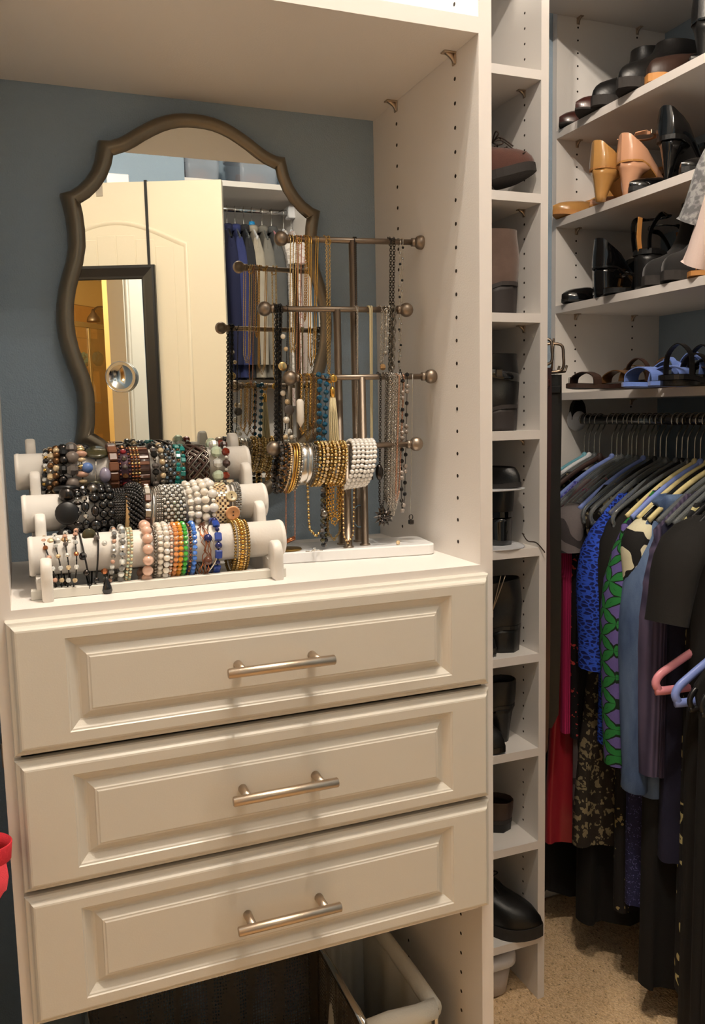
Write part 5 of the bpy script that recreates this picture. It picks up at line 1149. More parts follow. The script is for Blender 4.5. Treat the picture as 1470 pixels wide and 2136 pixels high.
CL = [  # name, label, y on the rail, colour of hanger, garment arguments
 ('blouse', 'white sleeveless blouse at the far end of the rail', .915, 'teal', dict(body=C_pinkwhite, length=.45, sw=.19)),
 ('dress', 'black sleeveless dress behind the magenta knit', .895, 'white', dict(body=C_black, length=1.02, sw=.20)),
 ('blouse', 'olive patterned blouse hanging behind the magenta knit', .872, 'clear', dict(body=C_gold, length=.62, sw=.205)),
 ('dress', 'long black dress with trailing ties near the far wall', .850, 'wood', dict(body=C_black, length=1.12, sw=.20, hem=.02)),
 ('dress', 'red satin dress with its hem showing low behind black', .762, 'clear', dict(body=C_red, length=.95, sw=.215, flare=.12)),
 ('knit_top', 'magenta ribbed knit tank on the rail', .736, 'clear', dict(body=C_mag, length=.62, sw=.222, drop=.16)),
 ('blouse', 'black blouse with coral floral print', .722, 'clear', dict(body=C_floral, length=.66, sw=.208)),
 ('dress', 'periwinkle printed dress behind the leopard print', .800, 'blue', dict(body=C_peri, length=.78, sw=.205)),
 ('blouse', 'short sleeved grey leaf print top on a clear hanger', .705, 'clear', dict(body=C_camo, length=.86, sw=.195, sleeve=.11, sr=.050)),
 ('dress', 'added long black sleeveless dress shading the floor beside the grey leaf print top', .680, 'blue', dict(body=C_black, length=1.12, sw=.20, thick=.04)),  # extra dress added to keep the floor below in shade
 ('dress', 'dark leopard print dress hanging mid rail', .640, 'black', dict(body=C_leopard, length=.90, sw=.195, flare=.22)),
 ('cardigan', 'cobalt blue crochet cardigan with long sleeves', .600, 'clear', dict(body=C_lace, length=.60, sw=.21, sleeve=.36, sr=.048)),
 ('blouse', 'dark grey sleeved blouse right of the cobalt crochet', .566, 'clear', dict(body=C_black2, length=.66, sw=.198, sleeve=.32, sr=.040)),
 ('dress', 'long dark blouse with a black and gold print', .548, 'black', dict(body=C_gold, length=1.0, sw=.19)),
 ('blouse', 'green and purple petal print blouse', .508, 'cream', dict(body=C_petal, length=.66, sw=.215, sleeve=.56, sr=.046)),
 ('dress', 'navy dotted dress showing below the petal print', .490, 'blue', dict(body=C_dots, length=.98, sw=.20)),
 ('dress', 'added long black dress shading the floor, hidden behind the denim shirt', .452, 'black', dict(body=C_black, length=1.16, sw=.20, thick=.045)),  # unseen dress added to block light from the carpet
 ('blouse', 'cream and black abstract print blouse', .470, 'cream', dict(body=C_cream, length=.60, sw=.20, sleeve=.14, sr=.036)),
 ('shirt', 'washed blue denim shirt with gathered cuffs', .436, 'cream', dict(body=C_denim, length=.66, sw=.21, sleeve=.56, collar=C_denim, cuff=C_denim, sr=.050)),
 ('cardigan', 'plum marl knit cardigan beside the denim shirt', .408, 'clear', dict(body=C_purple, length=.62, sw=.205, sleeve=.55, sr=.042)),
 ('tee_shirt', 'dark navy tunic with a stitched hem', .382, 'clear', dict(body=C_navy, length=.82, sw=.195)),
 ('dress', 'long black and cream chain print dress', .360, 'clear', dict(body=C_chain, length=1.10, sw=.17)),
 ('tee_shirt', 'black short sleeved tee nearest the frame edge', .330, 'black', dict(body=C_black2, length=.66, sw=.20, sleeve=.20, sr=.056, sleeve_sway=(.050, 0), neck=.09)),
 ('dress', 'long black dress nearest the frame edge', .300, 'black', dict(body=C_black2, length=1.15, sw=.21)),
]
CL.sort(key=lambda c: -c[2])
for k, (nm, lb, y, hk, kw) in enumerate(CL):
    hanger(hang(y), f'{ {"clear": "clear plastic", "cream": "cream plastic", "blue": "blue plastic", "black": "black plastic", "teal": "teal plastic", "white": "white plastic", "wood": "dark wooden"}[hk]} hanger, {ORD[k]} from the far end of the rail', hk, GH, bar=False, r=.0048, hookh=.116, drop=.112, flatw=1.5)
    t = thing(nm, lb, 'garment', group=GC, M=T(RX, y, RZ_+.0125, math.radians([-3, 2, 4, -2, 1][k % 5]))); kw.setdefault('neck', (.11, .14, .09, .15, .12)[k % 5]); zt = lambda x: -.116-.112*(x/.195)**1.35
    kw['top'] = zt(kw['neck'])+.007; kw.setdefault('sw', .205); kw['drop'] = max(kw.get('drop', 0) if 'tank' in lb else 0, zt(kw['neck'])-zt(kw['sw'])+.012); garment(t, seed=k, **kw)
# extra empty hangers seen as hooks between the clothes
for k, y in enumerate((.780, .660, .620, .530)):
    hanger(T(RX, y, RZ_+.0125, math.radians(5-3*k)), f'empty clear hanger, {ORD[k]} of the spare hangers between the clothes', 'clear', GH, bar=True, r=.0042)
# ------------------------------------------------------------------ nearer bay: lower rail with empty hangers, upper rail with shirts
RZ2 = 1.055
r2 = thing('closet_rail', 'lower clothes rail in the nearer bay at the right frame edge', 'rail', (.80, -.12, RZ2)); MB().cyl((0, -.31, 0), (0, .44, 0), .0125, 16).build('rod', M_chrome, r2); MB().box((-.02, .425, -.02), (.34, .445, .02), bev=.003).build('support_arm', M_plastic_white, r2)
hanger(T(.80, .300, RZ2+.0125, math.radians(-4)), 'pink plastic hanger sticking out at the right frame edge', 'pink', 'hangers on the lower rail', sw=.21, drop=.085, r=.0072, hookh=.10)
hanger(T(.80, .262, RZ2+.0125, math.radians(-4)), 'blue plastic hanger in front of the pink hanger', 'blue', 'hangers on the lower rail', sw=.195, drop=.10, r=.0072, hookh=.10)
for k, y in enumerate((.236, .205)):
    hanger(T(.80, y, RZ2+.0125), ['black hanger holding dark trousers at the frame edge', 'second black hanger holding dark trousers at the frame edge'][k], 'black', 'hangers on the lower rail', sw=.195, drop=.10, hookh=.10)
    t = thing('trousers', ['dark trousers on the lower rail at the frame edge', 'second pair of dark trousers on the lower rail'][k], 'garment', group='clothes on the lower rail', M=T(.80, y, RZ2+.0125)); garment(t, C_black, .80, sw=.19, drop=.06, top=-.11, neck=.10, seed=40+k)
r3 = thing('closet_rail', 'upper clothes rail in the nearer bay above the frame edge', 'rail', (RX, -.12, 2.10)); MB().cyl((0, -.31, 0), (0, .32, 0), .0125, 16).build('rod', M_chrome, r3)
for k, (y, m_, lb, slv, sway) in enumerate([(.212, C_greymarl, 'grey marl sweater with sleeve swinging out at the frame edge', .17, (.012, .088)), (.172, C_pinkwhite, 'pale pink shirt with sleeve hanging at the frame edge', .25, (.006, .120))]):
    hanger(T(RX, y, 2.1125), ['clear hanger carrying the grey marl sweater', 'clear hanger carrying the pale pink shirt'][k], 'clear', 'hangers on the upper rail', bar=False)
    t = thing('sweater' if k == 0 else 'shirt', lb, 'garment', group='clothes on the upper rail', M=T(RX, y, 2.1125)); garment(t, m_, .58, sw=.205, sleeve=slv, top=-.10, sleeve_sway=sway, seed=50+k, sr=.044)
# ------------------------------------------------------------------ belts hanging on the side of the tower
hkx = XC+TH
bh = MB(); bh.box((hkx, .66, 1.50), (hkx+.006, .76, 1.52), bev=.001)
for y in (.675, .705, .735): bh.tube([(hkx+.004, y, 1.512), (hkx+.05, y, 1.508), (hkx+.095, y, 1.512), (hkx+.10, y, 1.526)], .003, 8)
bh.build('belt_rack', M_pewter, label='pewter belt rack screwed to the side of the shoe tower', cat='rack')
def belt(label, x, y, zt, L, w, m, bm, stud=0, rot=0):
    t = thing('belt', label, 'belt', (x, y, zt), rot, 'belts hanging on the tower side')
    for s, l in ((-1, L), (1, L*.93)):
        mb = MB(); rings = []
        for i in range(25):
            q = i/24; yy = s*(.006+.006*math.sin(PI*min(1, q*1.1))); xx = .006*math.sin(q*4+s)
            ww = w/2*(1-.75*smoothstep(.96, 1, q)); rings.append([(xx-ww, yy-.0016, -.01-l*q), (xx+ww, yy-.0016, -.01-l*q), (xx+ww, yy+.0016, -.01-l*q), (xx-ww, yy+.0016, -.01-l*q)])
        mb.loft(rings, smooth=False); mb.build('strap', m, t)
    b = MB(); h = w*1.45
    b.tube(catmull([(-w*.62, -.012, .002), (-w*.66, -.014, h*.55), (-w*.50, -.014, h), (w*.50, -.014, h), (w*.66, -.014, h*.55), (w*.62, -.012, .002), (0, -.011, -.004)], 4, True), .0034, 8, closed=True); b.tube([(0, -.012, -.002), (.002, -.018, h*.6), (.004, -.014, h*1.25)], .0024, 6)
    b.build('buckle', bm, t); MB().box((-w*.56, -.014, -.055), (w*.56, .010, -.036), bev=.003).build('keeper_loop', m, t)
    if stud:
        sb = MB()
        for i in range(22): sb.ball((-w*.3 if i % 2 else w*.32, -.0095, -.25-.026*i), .0024, 6, 4)
        sb.build('eyelet_row', M_chrome, t, kind='stuff')
belt('wide black leather belt with double pewter buckle on the tower side', .590, .690, 1.515, .86, .040, M_black, mat('aged_pewter', (150, 130, 112), .3, 1), 0, -.5)
belt('dark maroon belt hanging closest to the tower side', .548, .668, 1.530, .95, .036, M_maroon, M_pewter, 0, -.6)
belt('black belt with rows of silver eyelets on the tower side', .570, .735, 1.505, .98, .040, M_black, M_pewter, 1, -.45)
# ------------------------------------------------------------------ laundry hamper in the foot of the dresser
def meshmat():
    m, nt, b, tc = nodes('black_mesh', .6, 0); b.inputs['Base Color'].default_value = (*lin((78, 72, 64)), 1)
    mp = nt.nodes.new('ShaderNodeMapping'); mp.inputs['Rotation'].default_value = (0, 0, 0); mp.inputs['Scale'].default_value = (1, 1, .75); nt.links.new(tc.outputs['Object'], mp.inputs['Vector'])
    v = nt.nodes.new('ShaderNodeTexVoronoi'); v.inputs['Scale'].default_value = 210; v.inputs['Randomness'].default_value = .12; nt.links.new(mp.outputs[0], v.inputs['Vector'])
    r = nt.nodes.new('ShaderNodeValToRGB'); r.color_ramp.interpolation = 'CONSTANT'; r.color_ramp.elements[0].color = (0, 0, 0, 1); r.color_ramp.elements[1].position = .36; r.color_ramp.elements[1].color = (1, 1, 1, 1); nt.links.new(v.outputs['Distance'], r.inputs[0]); nt.links.new(r.outputs[0], b.inputs['Alpha']); return m
M_mesh = meshmat(); M_canvas = plain('white_canvas', (214, 212, 204), .06)
hx0, hx1, hy0, hy1, hz = -.545, -.055, .045, .325, .53
hp = thing('laundry_hamper', 'laundry hamper with black mesh bag and white canvas liner under drawers', 'hamper', (-.30, .185, .003)); ho = Vector((-.30, .185, .003))
xm = -.165
fr = MB()
for y in (hy0, hy1): fr.tube([(hx0, y, 0.01), (hx0, y, hz), (hx1, y, hz), (hx1, y, 0.01)], .006, 8)
for x in (hx0, xm, hx1): fr.tube([(x, hy0, hz), (x, hy1, hz)], .006, 8)
loc(fr, ho).build('frame', M_chrome, hp)
def wavy(p0, p1, z0, z1, amp, n=40, seed=0, sag=0):
    rr = random.Random(seed); a = rr.uniform(0, 6); rows = []
    d = (Vector(p1)-Vector(p0)); nr = Vector((-d.y, d.x, 0)).normalized()
    for j in range(9):
        t = j/8; row = []
        for i in range(n+1):
            s = i/n; q = Vector(p0)+d*s; off = amp*math.sin(s*19+a+t*1.5)*math.sin(PI*s)*(.25+t); row.append((q.x+nr.x*off, q.y+nr.y*off, z1+(z0-z1)*t-sag*math.sin(PI*s)*(1-t)))
        rows.append(row)
    return MB().loft(rows, closed=False, caps=False)
for k, (a, b_) in enumerate((((hx0, hy1, 0), (xm, hy1, 0)), ((hx0, hy0, 0), (hx0, hy1, 0)), ((xm, hy1, 0), (xm, hy0, 0)), ((xm, hy0, 0), (hx0, hy0, 0)))): loc(wavy(a, b_, .05, hz-.004-(.10 if k == 3 else 0), .010, seed=k), ho).build('mesh_bag_side', M_mesh, hp)
loc(MB().box((hx0, hy0, .045), (xm, hy1, .049)), ho).build('mesh_bag_floor', M_mesh, hp)
for k, (a, b_) in enumerate((((xm+.006, hy1-.006, 0), (hx1-.006, hy1-.006, 0)), ((hx1-.007, hy1, 0), (hx1-.007, hy0, 0)), ((hx1, hy0+.006, 0), (xm, hy0+.006, 0)), ((xm+.006, hy0, 0), (xm+.006, hy1, 0)))): loc(wavy(a, b_, .05, hz, .012, seed=10+k), ho).build('canvas_liner_side', M_canvas, hp)
loc(MB().box((xm+.004, hy0+.004, .06), (hx1-.004, hy1-.004, .064)), ho).build('canvas_liner_floor', M_canvas, hp)
for y0_, y1_, x0_, x1_ in ((hy0, hy0, xm, hx1), (hy1, hy1, xm, hx1), (hy0, hy1, hx1, hx1)):
    mb = MB(); mb.tube([(x0_, y0_, hz+.001), (x0_+(x1_-x0_)*.3, y0_+(y1_-y0_)*.3, hz+.004), (x0_+(x1_-x0_)*.7, y0_+(y1_-y0_)*.7, hz+.001), (x1_, y1_, hz+.003)], .011, 10, flat=1.5); loc(mb, ho).build('liner_cuff', M_canvas, hp)
# ------------------------------------------------------------------ coral visor and an added dark coat left of the dresser
v0 = Vector((-.672, -.030, .905)); vt = thing('sun_visor', 'coral red sun visor hanging at the left edge of the dresser', 'visor', M=T(-.6535, -.030, .926, math.radians(-25), s=.56))
n = 28; ring = lambda r, z, sq=.8: [(r*math.cos(2*PI*k/n), r*sq*math.sin(2*PI*k/n), z) for k in range(n)]
MB().loft([ring(.056, .028), ring(.060, .062), ring(.0575, .064), ring(.0535, .030), ring(.056, .028)], caps=False).build('head_band', C_darkred, vt)
mb = MB(); rows = []
for i in range(13):
    a = math.radians(-90-75+150*i/12); d = Vector((math.cos(a), math.sin(a)*.8, 0)); rows.append([(d.x*.055, d.y*.055, .030), (d.x*.062, d.y*.062-.006, .004), (d.x*.060, d.y*.060-.014, -.030+.010*abs(i-6)/6), (d.x*.056, d.y*.056-.018, -.052+.03*(abs(i-6)/6)**2)])
mb.loft(rows, closed=False, caps=False); mb.loft([[(x, y+.003, z) for x, y, z in r][::-1] for r in rows], closed=False, caps=False); mb.build('brim', C_coral, vt)
hk_ = MB(); hk_.box((XL-TH-.003, .03, 1.02), (XL-TH, .07, 1.05), bev=.001); hk_.tube([(XL-TH-.002, .05, 1.04), (XL-TH-.03, .045, 1.035), (XL-TH-.045, .03, 1.045)], .003, 8); hk_.build('wall_hook', M_pewter, label='small pewter hook on the outer left side of the dresser', cat='hook')
t = thing('coat', 'dark navy coat added to fill the dark gap left of the dresser', 'garment', M=T(-.845, .18, 1.72, math.radians(90))); garment(t, plain('near_black_wool', (22, 24, 30)), 1.45, sw=.15, drop=.09, top=-.12, seed=77, thick=.12)  # coat put in to fill the dark gap beside the dresser
hanger(T(-.845, .18, 1.72, math.radians(90)), 'black hanger of the dark coat left of the dresser', 'black', None, bar=False, sw=.14, drop=.06)
lr = MB(); lr.cyl((-1.32, .18, 1.7075), (XL-TH, .18, 1.7075), .0125, 14); o = lr.build('closet_rail', M_chrome, label='chrome rail between left wall and dresser carrying the dark coat', cat='rail')
# ------------------------------------------------------------------ behind the viewer: door, rear hanging bay, bathroom (seen in the mirror)
def PR(u, v, ax, val):
    """where the sight line of photo pixel (u, v), turned back by the wall mirror, meets the plane axis = val"""
    d = CF + CR*((u-IW/2)/FPX) - CU*((v-IH/2)/FPX); o = Vector((CAMP.x, 2*MY-CAMP.y, CAMP.z)); d = Vector((d.x, -d.y, d.z)); return o+d*((val-o[ax])/d[ax])
M_door = mat('cream_door_paint', (226, 212, 186), .4, bump=.06, bscale=250)
XB = .193; YF = -2.33
struct('wall_rear_left', MB().box((XLW, YB, 0), (XB, -2.31, H)), M_blue)
DA = math.radians(22.7); DFREE = Vector((.277, -1.96, 0)); DW, DT, DHT = .915, .036, 2.405
# door leaf in its own frame: x = from free edge towards the hinge, y = out of the face seen in the mirror, z up
DM = Matrix(((-math.cos(DA), -math.sin(DA), 0, DFREE.x), (-math.sin(DA), math.cos(DA), 0, DFREE.y), (0, 0, 1, 0), (0, 0, 0, 1)))
door = obj('door_1', None, M=DM, kind='structure', label='cream closet door with arched plank panel standing ajar')
def flipbox(a, b, bev=0):
    m = MB().box(a, b, bev=bev); m.f = [f[::-1] for f in m.f]; return m
flipbox((0, -DT, .012), (DW, 0, DHT), .002).build('door_leaf', M_door, door)
s0, s1 = .150, DW-.150
def archpath(d, n=24):
    """outline of the upper panel, drawn in by d"""
    a, b = s0+d, s1-d; zb = 1.02+d; zs = 2.155-d; rise = .095; pts = [(a, zb), (a, zs)]
    for k in range(1, n): t = k/n; pts.append((a+(b-a)*t, zs+rise*math.sin(PI*t)**1.15))
    return pts+[(b, zs), (b, zb)]
def lowpath(d): return [(s0+d, .22+d), (s0+d, .84-d), (s1-d, .84-d), (s1-d, .22+d)]
for path in (archpath, lowpath):
    rings = [[(x, y, z) for x, z in path(d)] for d, y in ((0, -.001), (.003, .005), (.010, .006), (.018, .001), (.026, -.004), (.040, -.006), (.060, .000))]
    MB().loft(rings[::-1], caps=False, smooth=True).build('panel_moulding', M_door, door)
gp = MB()
for k in range(6):
    a = s0+.062+k*(s1-s0-.124)/6; b = a+(s1-s0-.124)/6-.004; zc = 2.10+.090*math.sin(PI*((a+b)/2-s0)/(s1-s0))**1.15
    flipbox((a, -.004, 1.085), (b, .0015, zc), .0015).build('plank', M_door, door)
MB().cyl((.065, -DT-.002, 1.0), (.065, .055, 1.0), .010, 12).build('door_handle', M_nickel, door)
# over-the-door mirror, hung by straps
M_dframe = mat('black_wood_frame', (34, 30, 26), .35, bump=.1)
dm = thing('door_mirror', 'tall black framed mirror hung over the cream door', 'mirror', M=DM @ T(0, .004, 0))
mx0, mx1, mz0, mz1 = .292, .720, .62, 2.062
def frect(d, y): return [(mx0+d, y, mz0+d), (mx1-d, y, mz0+d), (mx1-d, y, mz1-d), (mx0+d, y, mz1-d)]
MB().loft([frect(d, y) for d, y in ((0, 0), (0, .020), (.004, .024), (.012, .025), (.045, .016), (.054, .015), (.058, .011), (.060, .011), (.060, 0))][::-1], caps=False, smooth=False).build('mirror_frame', M_dframe, dm)
MB().add(frect(.058, .0125), [(3, 2, 1, 0)], 0, False).build('mirror_glass', M_mirror, dm)
for x in (.318, .690):
    MB().box((x-.006, 0, mz1-.01), (x+.006, .002, DHT+.004)).build('strap', M_dframe, dm); MB().box((x-.006, -DT-.006, DHT+.0015), (x+.006, .002, DHT+.004)).build('strap_hook', M_dframe, dm)
hkp = thing('door_hook', 'small grey metal hook over the top of the cream door', 'hook', M=DM); MB().box((.500, .0005, DHT-.055), (.528, .003, DHT+.004)).build('plate', M_nickel, hkp); MB().box((.500, -DT-.004, DHT+.0015), (.528, .003, DHT+.004)).build('clip', M_nickel, hkp)
# round magnifying mirror stuck on the door mirror
mg = thing('magnifying_mirror', 'round magnifying mirror stuck onto the door mirror', 'mirror', M=DM @ T(.455, .0165, 1.597))
prr = Matrix.Rotation(-PI/2, 4, 'X'); mgb = MB().lathe([(.001, 0), (.060, 0), (.066, .004), (.066, .022), (.063, .024), (.062, .020)], 40, M=prr); mgb.build('rim', M_chrome, mg)
mgg = MB().loft([[(r_*math.cos(2*PI*k/40), .0196+.0006*(r_/.063)**2, r_*math.sin(2*PI*k/40)) for k in range(40)] for r_ in (.0002, .008, .016, .024, .032, .040, .048, .056, .063)], caps=False); mgg.build('mirror_glass', M_mirror, mg)
# plate on the wall above the door
a = PR(220, 363, 1, -2.31); b = PR(268, 385, 1, -2.31)
MB().box((a.x, -2.31, b.z-.02), (b.x, -2.285, a.z), bev=.003).build('wall_box', M_plastic_white, label='small white box on the blue wall above the cream door', cat='wall box')
# rear hanging bay
bay = thing('closet_shelf_unit', 'white closet bay with shelf and rail behind the cream door', 'shelving', (0, 0, 0))
XBR = PR(622, 470, 1, -2.45).x
MB().box((XB, YB, 2.476), (XBR+.5, YF, 2.501), bev=.0006).build('shelf', M_white, bay); MB().box((XBR, YB, 0), (XBR+.019, YF, 2.476), bev=.0006).build('divider_panel', M_white, bay); MB().box((XB, YB, 0), (XB+.004, YF, 2.476)).build('side_panel', M_white, bay)
MB().box((XB, YB, 1.12), (XBR, YF, 1.139), bev=.0006).build('shelf', M_white, bay); MB().box((XB, YB+.001, 1.139), (XBR, YB+.01, 2.476)).build('back_panel', M_white, bay)
RY, RZ3 = -2.52, 2.418
br = thing('closet_rail', 'chrome rail with white bracket in the rear closet bay', 'rail', (XB+.2, RY, RZ3)); MB().cyl((-.196, 0, 0), (XBR-XB-.2, 0, 0), .013, 16).build('rod', M_chrome, br); MB().box((XBR-XB-.235, -.03, -.028), (XBR-XB-.2, .03, .030), bev=.004).build('bracket', M_plastic_white, br)
GJ = 'jackets in the rear closet bay'
JK = [(472, C_navy2, 'dark navy jacket half hidden by the cream door edge', 'black', None), (489, C_blue, 'blue pinstripe jacket in the rear bay', 'clear', None), (507, C_char, 'charcoal jacket between blue and pale grey jackets', 'clear', None), (524, C_greige, 'pale grey tweed jacket in the rear bay', 'white', 'teal'), (545, C_grey, 'mid grey jacket right of the pale tweed', 'clear', None), (565, C_slate, 'slate grey jacket with pink hanger neck', 'pink', None), (590, C_whitelace, 'white lace blouse in the rear bay', 'white', None), (606, C_whiteprint, 'white blouse with pink print at the right of the rear bay', 'white', None)]
for k, (u, m_, lb, hk, cap) in enumerate(JK):
    x = PR(u, 434, 1, RY).x
    hanger(T(x, RY, RZ3+.013, math.radians(90+6)), lb.split(' in the')[0].split(' half')[0].split(' between')[0].split(' right')[0].split(' with')[0].split(' at')[0]+' hanger on the rear rail', hk, 'hangers on the rear rail', bar=False, sw=.15, drop=.07, hookh=.105)
    t = thing('jacket' if k < 6 else 'blouse', lb, 'garment', group=GJ, M=T(x, RY, RZ3+.013, math.radians(90+6)))
    garment(t, m_, .72 if k != 7 else .86, sw=.165, drop=.085, sleeve=.60 if k < 6 else .12, top=-.108, thick=.018, seed=60+k, collar=m_ if k < 6 else None, sr=.036, neck=.05)
MB().lathe([(.001, -.012), (.014, -.012), (.016, 0), (.014, .012), (.001, .012)], 16).build('hanger_size_cap', HP['teal'] if False else mat('bright_blue_plastic', (40, 140, 200), .35), loc=PR(525, 468, 1, RY+.02), label='bright blue size marker on the pale tweed jacket hanger', cat='marker')
# lidded tubs with shoes on the shelf
M_tub = mat('cloudy_tub_plastic', (206, 216, 230), .25, alpha=.34); M_shoebrown = mat('brown_boot_leather', (150, 92, 62), .5)
for k, (u0, u1) in enumerate(((386, 463), (500, 585))):
    xa = PR(u0, 370, 1, YF-.02).x; xb = PR(u1, 370, 1, YF-.02).x; w = xb-xa; cx = (xa+xb)/2
    tb = thing('storage_tub', ['clear storage tub of brown shoes left on the rear shelf', 'clear storage tub of brown shoes right on the rear shelf'][k], 'storage box', (cx, YF-.18, 2.502))
    MB().loft([rrect(w*.90, .28, .02, 0), rrect(w*.91, .285, .02, .003), rrect(w, .32, .025, .165), rrect(w*.97, .31, .025, .165), rrect(w*.87, .27, .02, .006)], caps=True).build('tub', M_tub, tb)
    MB().loft([rrect(w*1.03, .335, .03, .162), rrect(w*1.05, .345, .03, .168), rrect(w*1.05, .345, .03, .186), rrect(w*.95, .30, .03, .190)]).build('lid', M_plastic_white, tb)
    for s in (-1, 1): MB().tube([(s*w*.38-.03, .163, .165), (s*w*.38-.03, .166, .118), (s*w*.38+.03, .166, .118), (s*w*.38+.03, .163, .165)], .003, 6).build('latch', M_plastic_white, tb)
    for s in (-1, 1):
        sh = thing('boxed_shoe', f'brown shoe on the {["left", "right"][(s+1)//2]} inside the {["left", "right"][k]} storage tub', 'shoe', group='shoes in the tubs', M=T(cx+s*w*.20, YF-.27, 2.512, math.radians(90+8*s))); low_shoe(sh, .22, .02, M_shoebrown, M_tanin, 'wide', counter=.07, side=.055, toe_h=.06, vamp=.5)
# dark shoe boxes on the lower rear shelf
for k in range(3):
    x = XB+.06+.13*k; MB().box((0, 0, 0), (.115, .30, .11+.03*(k % 2)), bev=.003).build('shoe_box', mat('black_box_card', (22, 20, 22), .6), loc=(x, YF-.36, 1.1395), label=f'black shoe box on the lower rear shelf, {ORD[k]} from the door', cat='box', group='black boxes on the lower rear shelf')
# ------------------------------------------------------------------ doorway and bathroom
cs = MB()
for y0, y1 in ((DY1, DY1+.165), (DY0-.165, DY0)): cs.box((XLW, y0, 0), (XLW+.018, y1, DH+.105), bev=.004); cs.box((XLW, y0+.02, 0), (XLW+.024, y1-.04, DH+.06), bev=.004)
cs.box((XLW, DY0, DH), (XLW+.018, DY1, DH+.105), bev=.004)
for y0, y1 in ((DY1-.012, DY1+.002), (DY0-.002, DY0+.012)): cs.box((XLW-.125, y0, 0), (XLW+.002, y1, DH))
cs.box((XLW-.125, DY0, DH-.012), (XLW+.002, DY1, DH+.002)); struct('trim_1', cs, M_trim, label='white door casing of the bathroom doorway')
M_bathwall = mat('cream_bathroom_paint', (232, 206, 150), .7); M_tile = mat('tan_stone_tile', (214, 168, 104), .4, var=.18, vscale=8)
bx0, by0, by1 = -3.45, -2.0, 1.75
fb = MB().box((bx0, by0, -.03), (XLW-.12, by1, 0)); struct('floor_bathroom', fb, M_tile)
struct('ceiling_bathroom', MB().box((bx0, by0, 2.75), (XLW-.12, by1, 2.80)), M_ceil)
wb = MB(); wb.box((bx0-.1, by0, 0), (bx0, by1, 2.8)); wb.box((bx0, by1, 0), (XLW-.12, by1+.1, 2.8)); wb.box((bx0, by0-.1, 0), (XLW-.12, by0, 2.8)); wb.box((XLW-.13, D, 0), (XLW-.12, by1, 2.8)); wb.box((XLW-.13, by0, 0), (XLW-.121, DY0, 2.8)); wb.box((XLW-.13, DY1, 0), (XLW-.121, D, 2.8)); wb.box((XLW-.13, DY0, DH), (XLW-.121, DY1, 2.8))
wb.box((-2.30, .37, 0), (-2.18, by1, 2.75)); struct('wall_bathroom', wb, M_bathwall)
# shower: stone tiles one by one on the back wall, framed glass, shower head
tw = obj('wall_shower', None, kind='structure'); ts_ = .305
tm = MB().box((0, 0, 0), (.012, ts_-.006, ts_-.006), bev=.002).mesh('tile', M_tile)
for j in range(8):
    for i in range(9):
        y = -.95+i*ts_+(ts_/2 if j % 2 else 0)
        if y+ts_ < by1: obj('tile', tm, tw, loc=(bx0, y, .05+j*ts_))
MB().box((bx0+.0005, -1.0, .04), (bx0+.006, by1, 2.49)).build('grout', mat('tan_grout', (170, 140, 96), .9), tw)
se = thing('shower_enclosure', 'chrome framed glass shower enclosure in the bathroom', 'shower', (-2.62, .3, 0))
M_glass = mat('shower_glass', (220, 232, 222), .02, trans=.95, alpha=.35)
se_f = MB(); se_f.box((-.018, -1.3, 2.16), (.018, .95, 2.20), bev=.003); se_f.box((-.018, -1.3, .0), (.018, .95, .05), bev=.003); se_f.build('rail_frame', M_chrome, se)
for y in (-1.3, -.45, .26, .95): MB().box((-.012, y-.014, .05), (.012, y+.014, 2.16), bev=.003).build('upright', M_chrome, se)
for y0, y1 in ((-1.286, -.464), (-.436, .246), (.274, .936)): MB().box((-.003, y0, .05), (.003, y1, 2.16)).build('glass_pane', M_glass, se)
sh = thing('shower_sprayer', 'metal shower head on an arm inside the shower', 'shower head', (-3.0, 1.08, 2.36)); MB().tube(catmull([(0, .64, .02), (0, .25, .06), (0, .06, .05), (0, 0, 0)], 5), .010, 10).build('arm', M_pewter, sh); MB().lathe([(.012, .03), (.02, 0), (.055, -.045), (.062, -.075), (.06, -.085), (.001, -.085)], 24).build('head', M_pewter, sh)
pf = MB(); rr = random.Random(9)
for k in range(60):
    d = Vector((rr.gauss(0, 1), rr.gauss(0, 1), rr.gauss(0, 1))).normalized(); pf.ball(d*.045, .022, 6, 4)
pf.build('bath_pouf', mat('teal_netting', (40, 110, 110), .7), loc=(-2.95, .86, 1.93), label='teal bath pouf hanging in the shower', cat='pouf')
cd = thing('shower_caddy', 'hanging shower caddy shelf in the shower', 'caddy', (-3.05, .75, 1.55)); MB().box((-.05, -.16, 0), (.05, .16, .01), bev=.003).build('shelf', M_plastic_white, cd); MB().tube([(0, -.1, 0), (0, -.1, .30), (0, .1, .30), (0, .1, 0)], .006, 8).build('hanger_loop', M_chrome, cd)
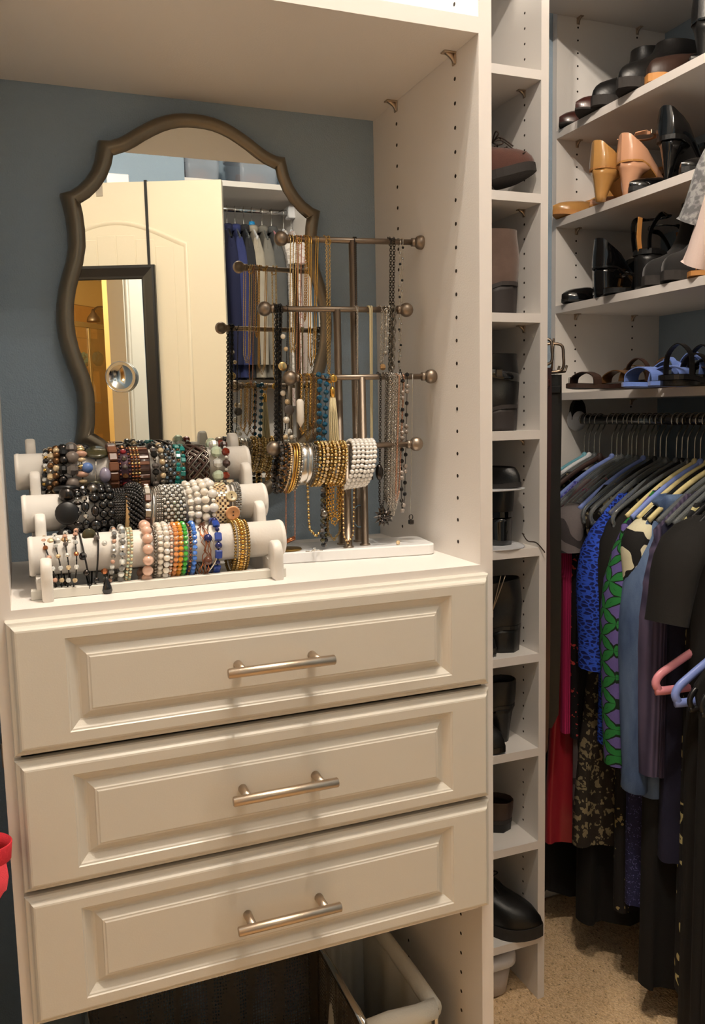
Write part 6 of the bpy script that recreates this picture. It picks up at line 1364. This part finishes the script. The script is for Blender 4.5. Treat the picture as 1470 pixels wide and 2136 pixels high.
for k, (y, c, h_) in enumerate([(-.09, (236, 228, 210), .16), (0, (220, 200, 160), .13), (.09, (240, 240, 236), .18)]):
    MB().lathe([(.001, 0), (.028, 0), (.030, .004), (.030, h_*.75), (.012, h_*.85), (.012, h_), (.001, h_)], 16).build('shampoo_bottle', mat('bottle_%d' % k, c, .3), loc=(-3.05, .75+y, 1.56), label=['cream shampoo bottle on the shower caddy', 'beige shampoo bottle in the middle of the caddy', 'tall white shampoo bottle on the caddy'][k], cat='bottle', group='bottles on the shower caddy')
l = bpy.data.lights.new('bath_bulb', 'POINT'); l.energy = BATH_LAMP[1]; l.color = BATH_WARM; l.shadow_soft_size = .06
bl = thing('bathroom_lamp', 'round ceiling lamp in the bathroom', 'lamp', (BATH_LAMP[0][0], BATH_LAMP[0][1], 2.75)); MB().lathe([(.001, 0), (.13, 0), (.13, -.02), (.001, -.02)], 28).build('canopy', M_nickel, bl); MB().cyl((0, 0, -.02), (0, 0, BATH_LAMP[0][2]-2.75+.06), .012, 10).build('stem', M_nickel, bl)
lo = bpy.data.objects.new('bath_bulb', l); COL.objects.link(lo); lo.parent = bl; lo.location = (0, 0, BATH_LAMP[0][2]-2.75)
# ------------------------------------------------------------------ ceiling fixtures with their bulbs
M_opal = mat('opal_lamp_glass', (255, 244, 226), .3)
def fixture(bulbs, label):
    c = sum((Vector(b[0]) for b in bulbs), Vector())/len(bulbs)
    t = thing('ceiling_light', label, 'lamp', (c.x, c.y, H))
    MB().lathe([(.001, 0), (.15, 0), (.155, -.012), (.14, -.025), (.001, -.028)], 32).build('canopy', M_nickel, t)
    for (p, w) in bulbs:
        q = Vector(p)-Vector((c.x, c.y, H))
        MB().cyl(q+Vector((0, 0, .028)), (q.x, q.y, -.02), .014, 12).build('lamp_holder', M_plastic_white, t)
        l = bpy.data.lights.new('bulb_light', 'POINT'); l.energy = w; l.color = WARM; l.shadow_soft_size = .02
        lo = bpy.data.objects.new('bulb_light', l); COL.objects.link(lo); lo.parent = t; lo.location = q
fixture(BULBS[:2], 'two bulb ceiling light in front of the dresser')
fixture(BULBS[2:], 'two bulb ceiling light near the closet door')
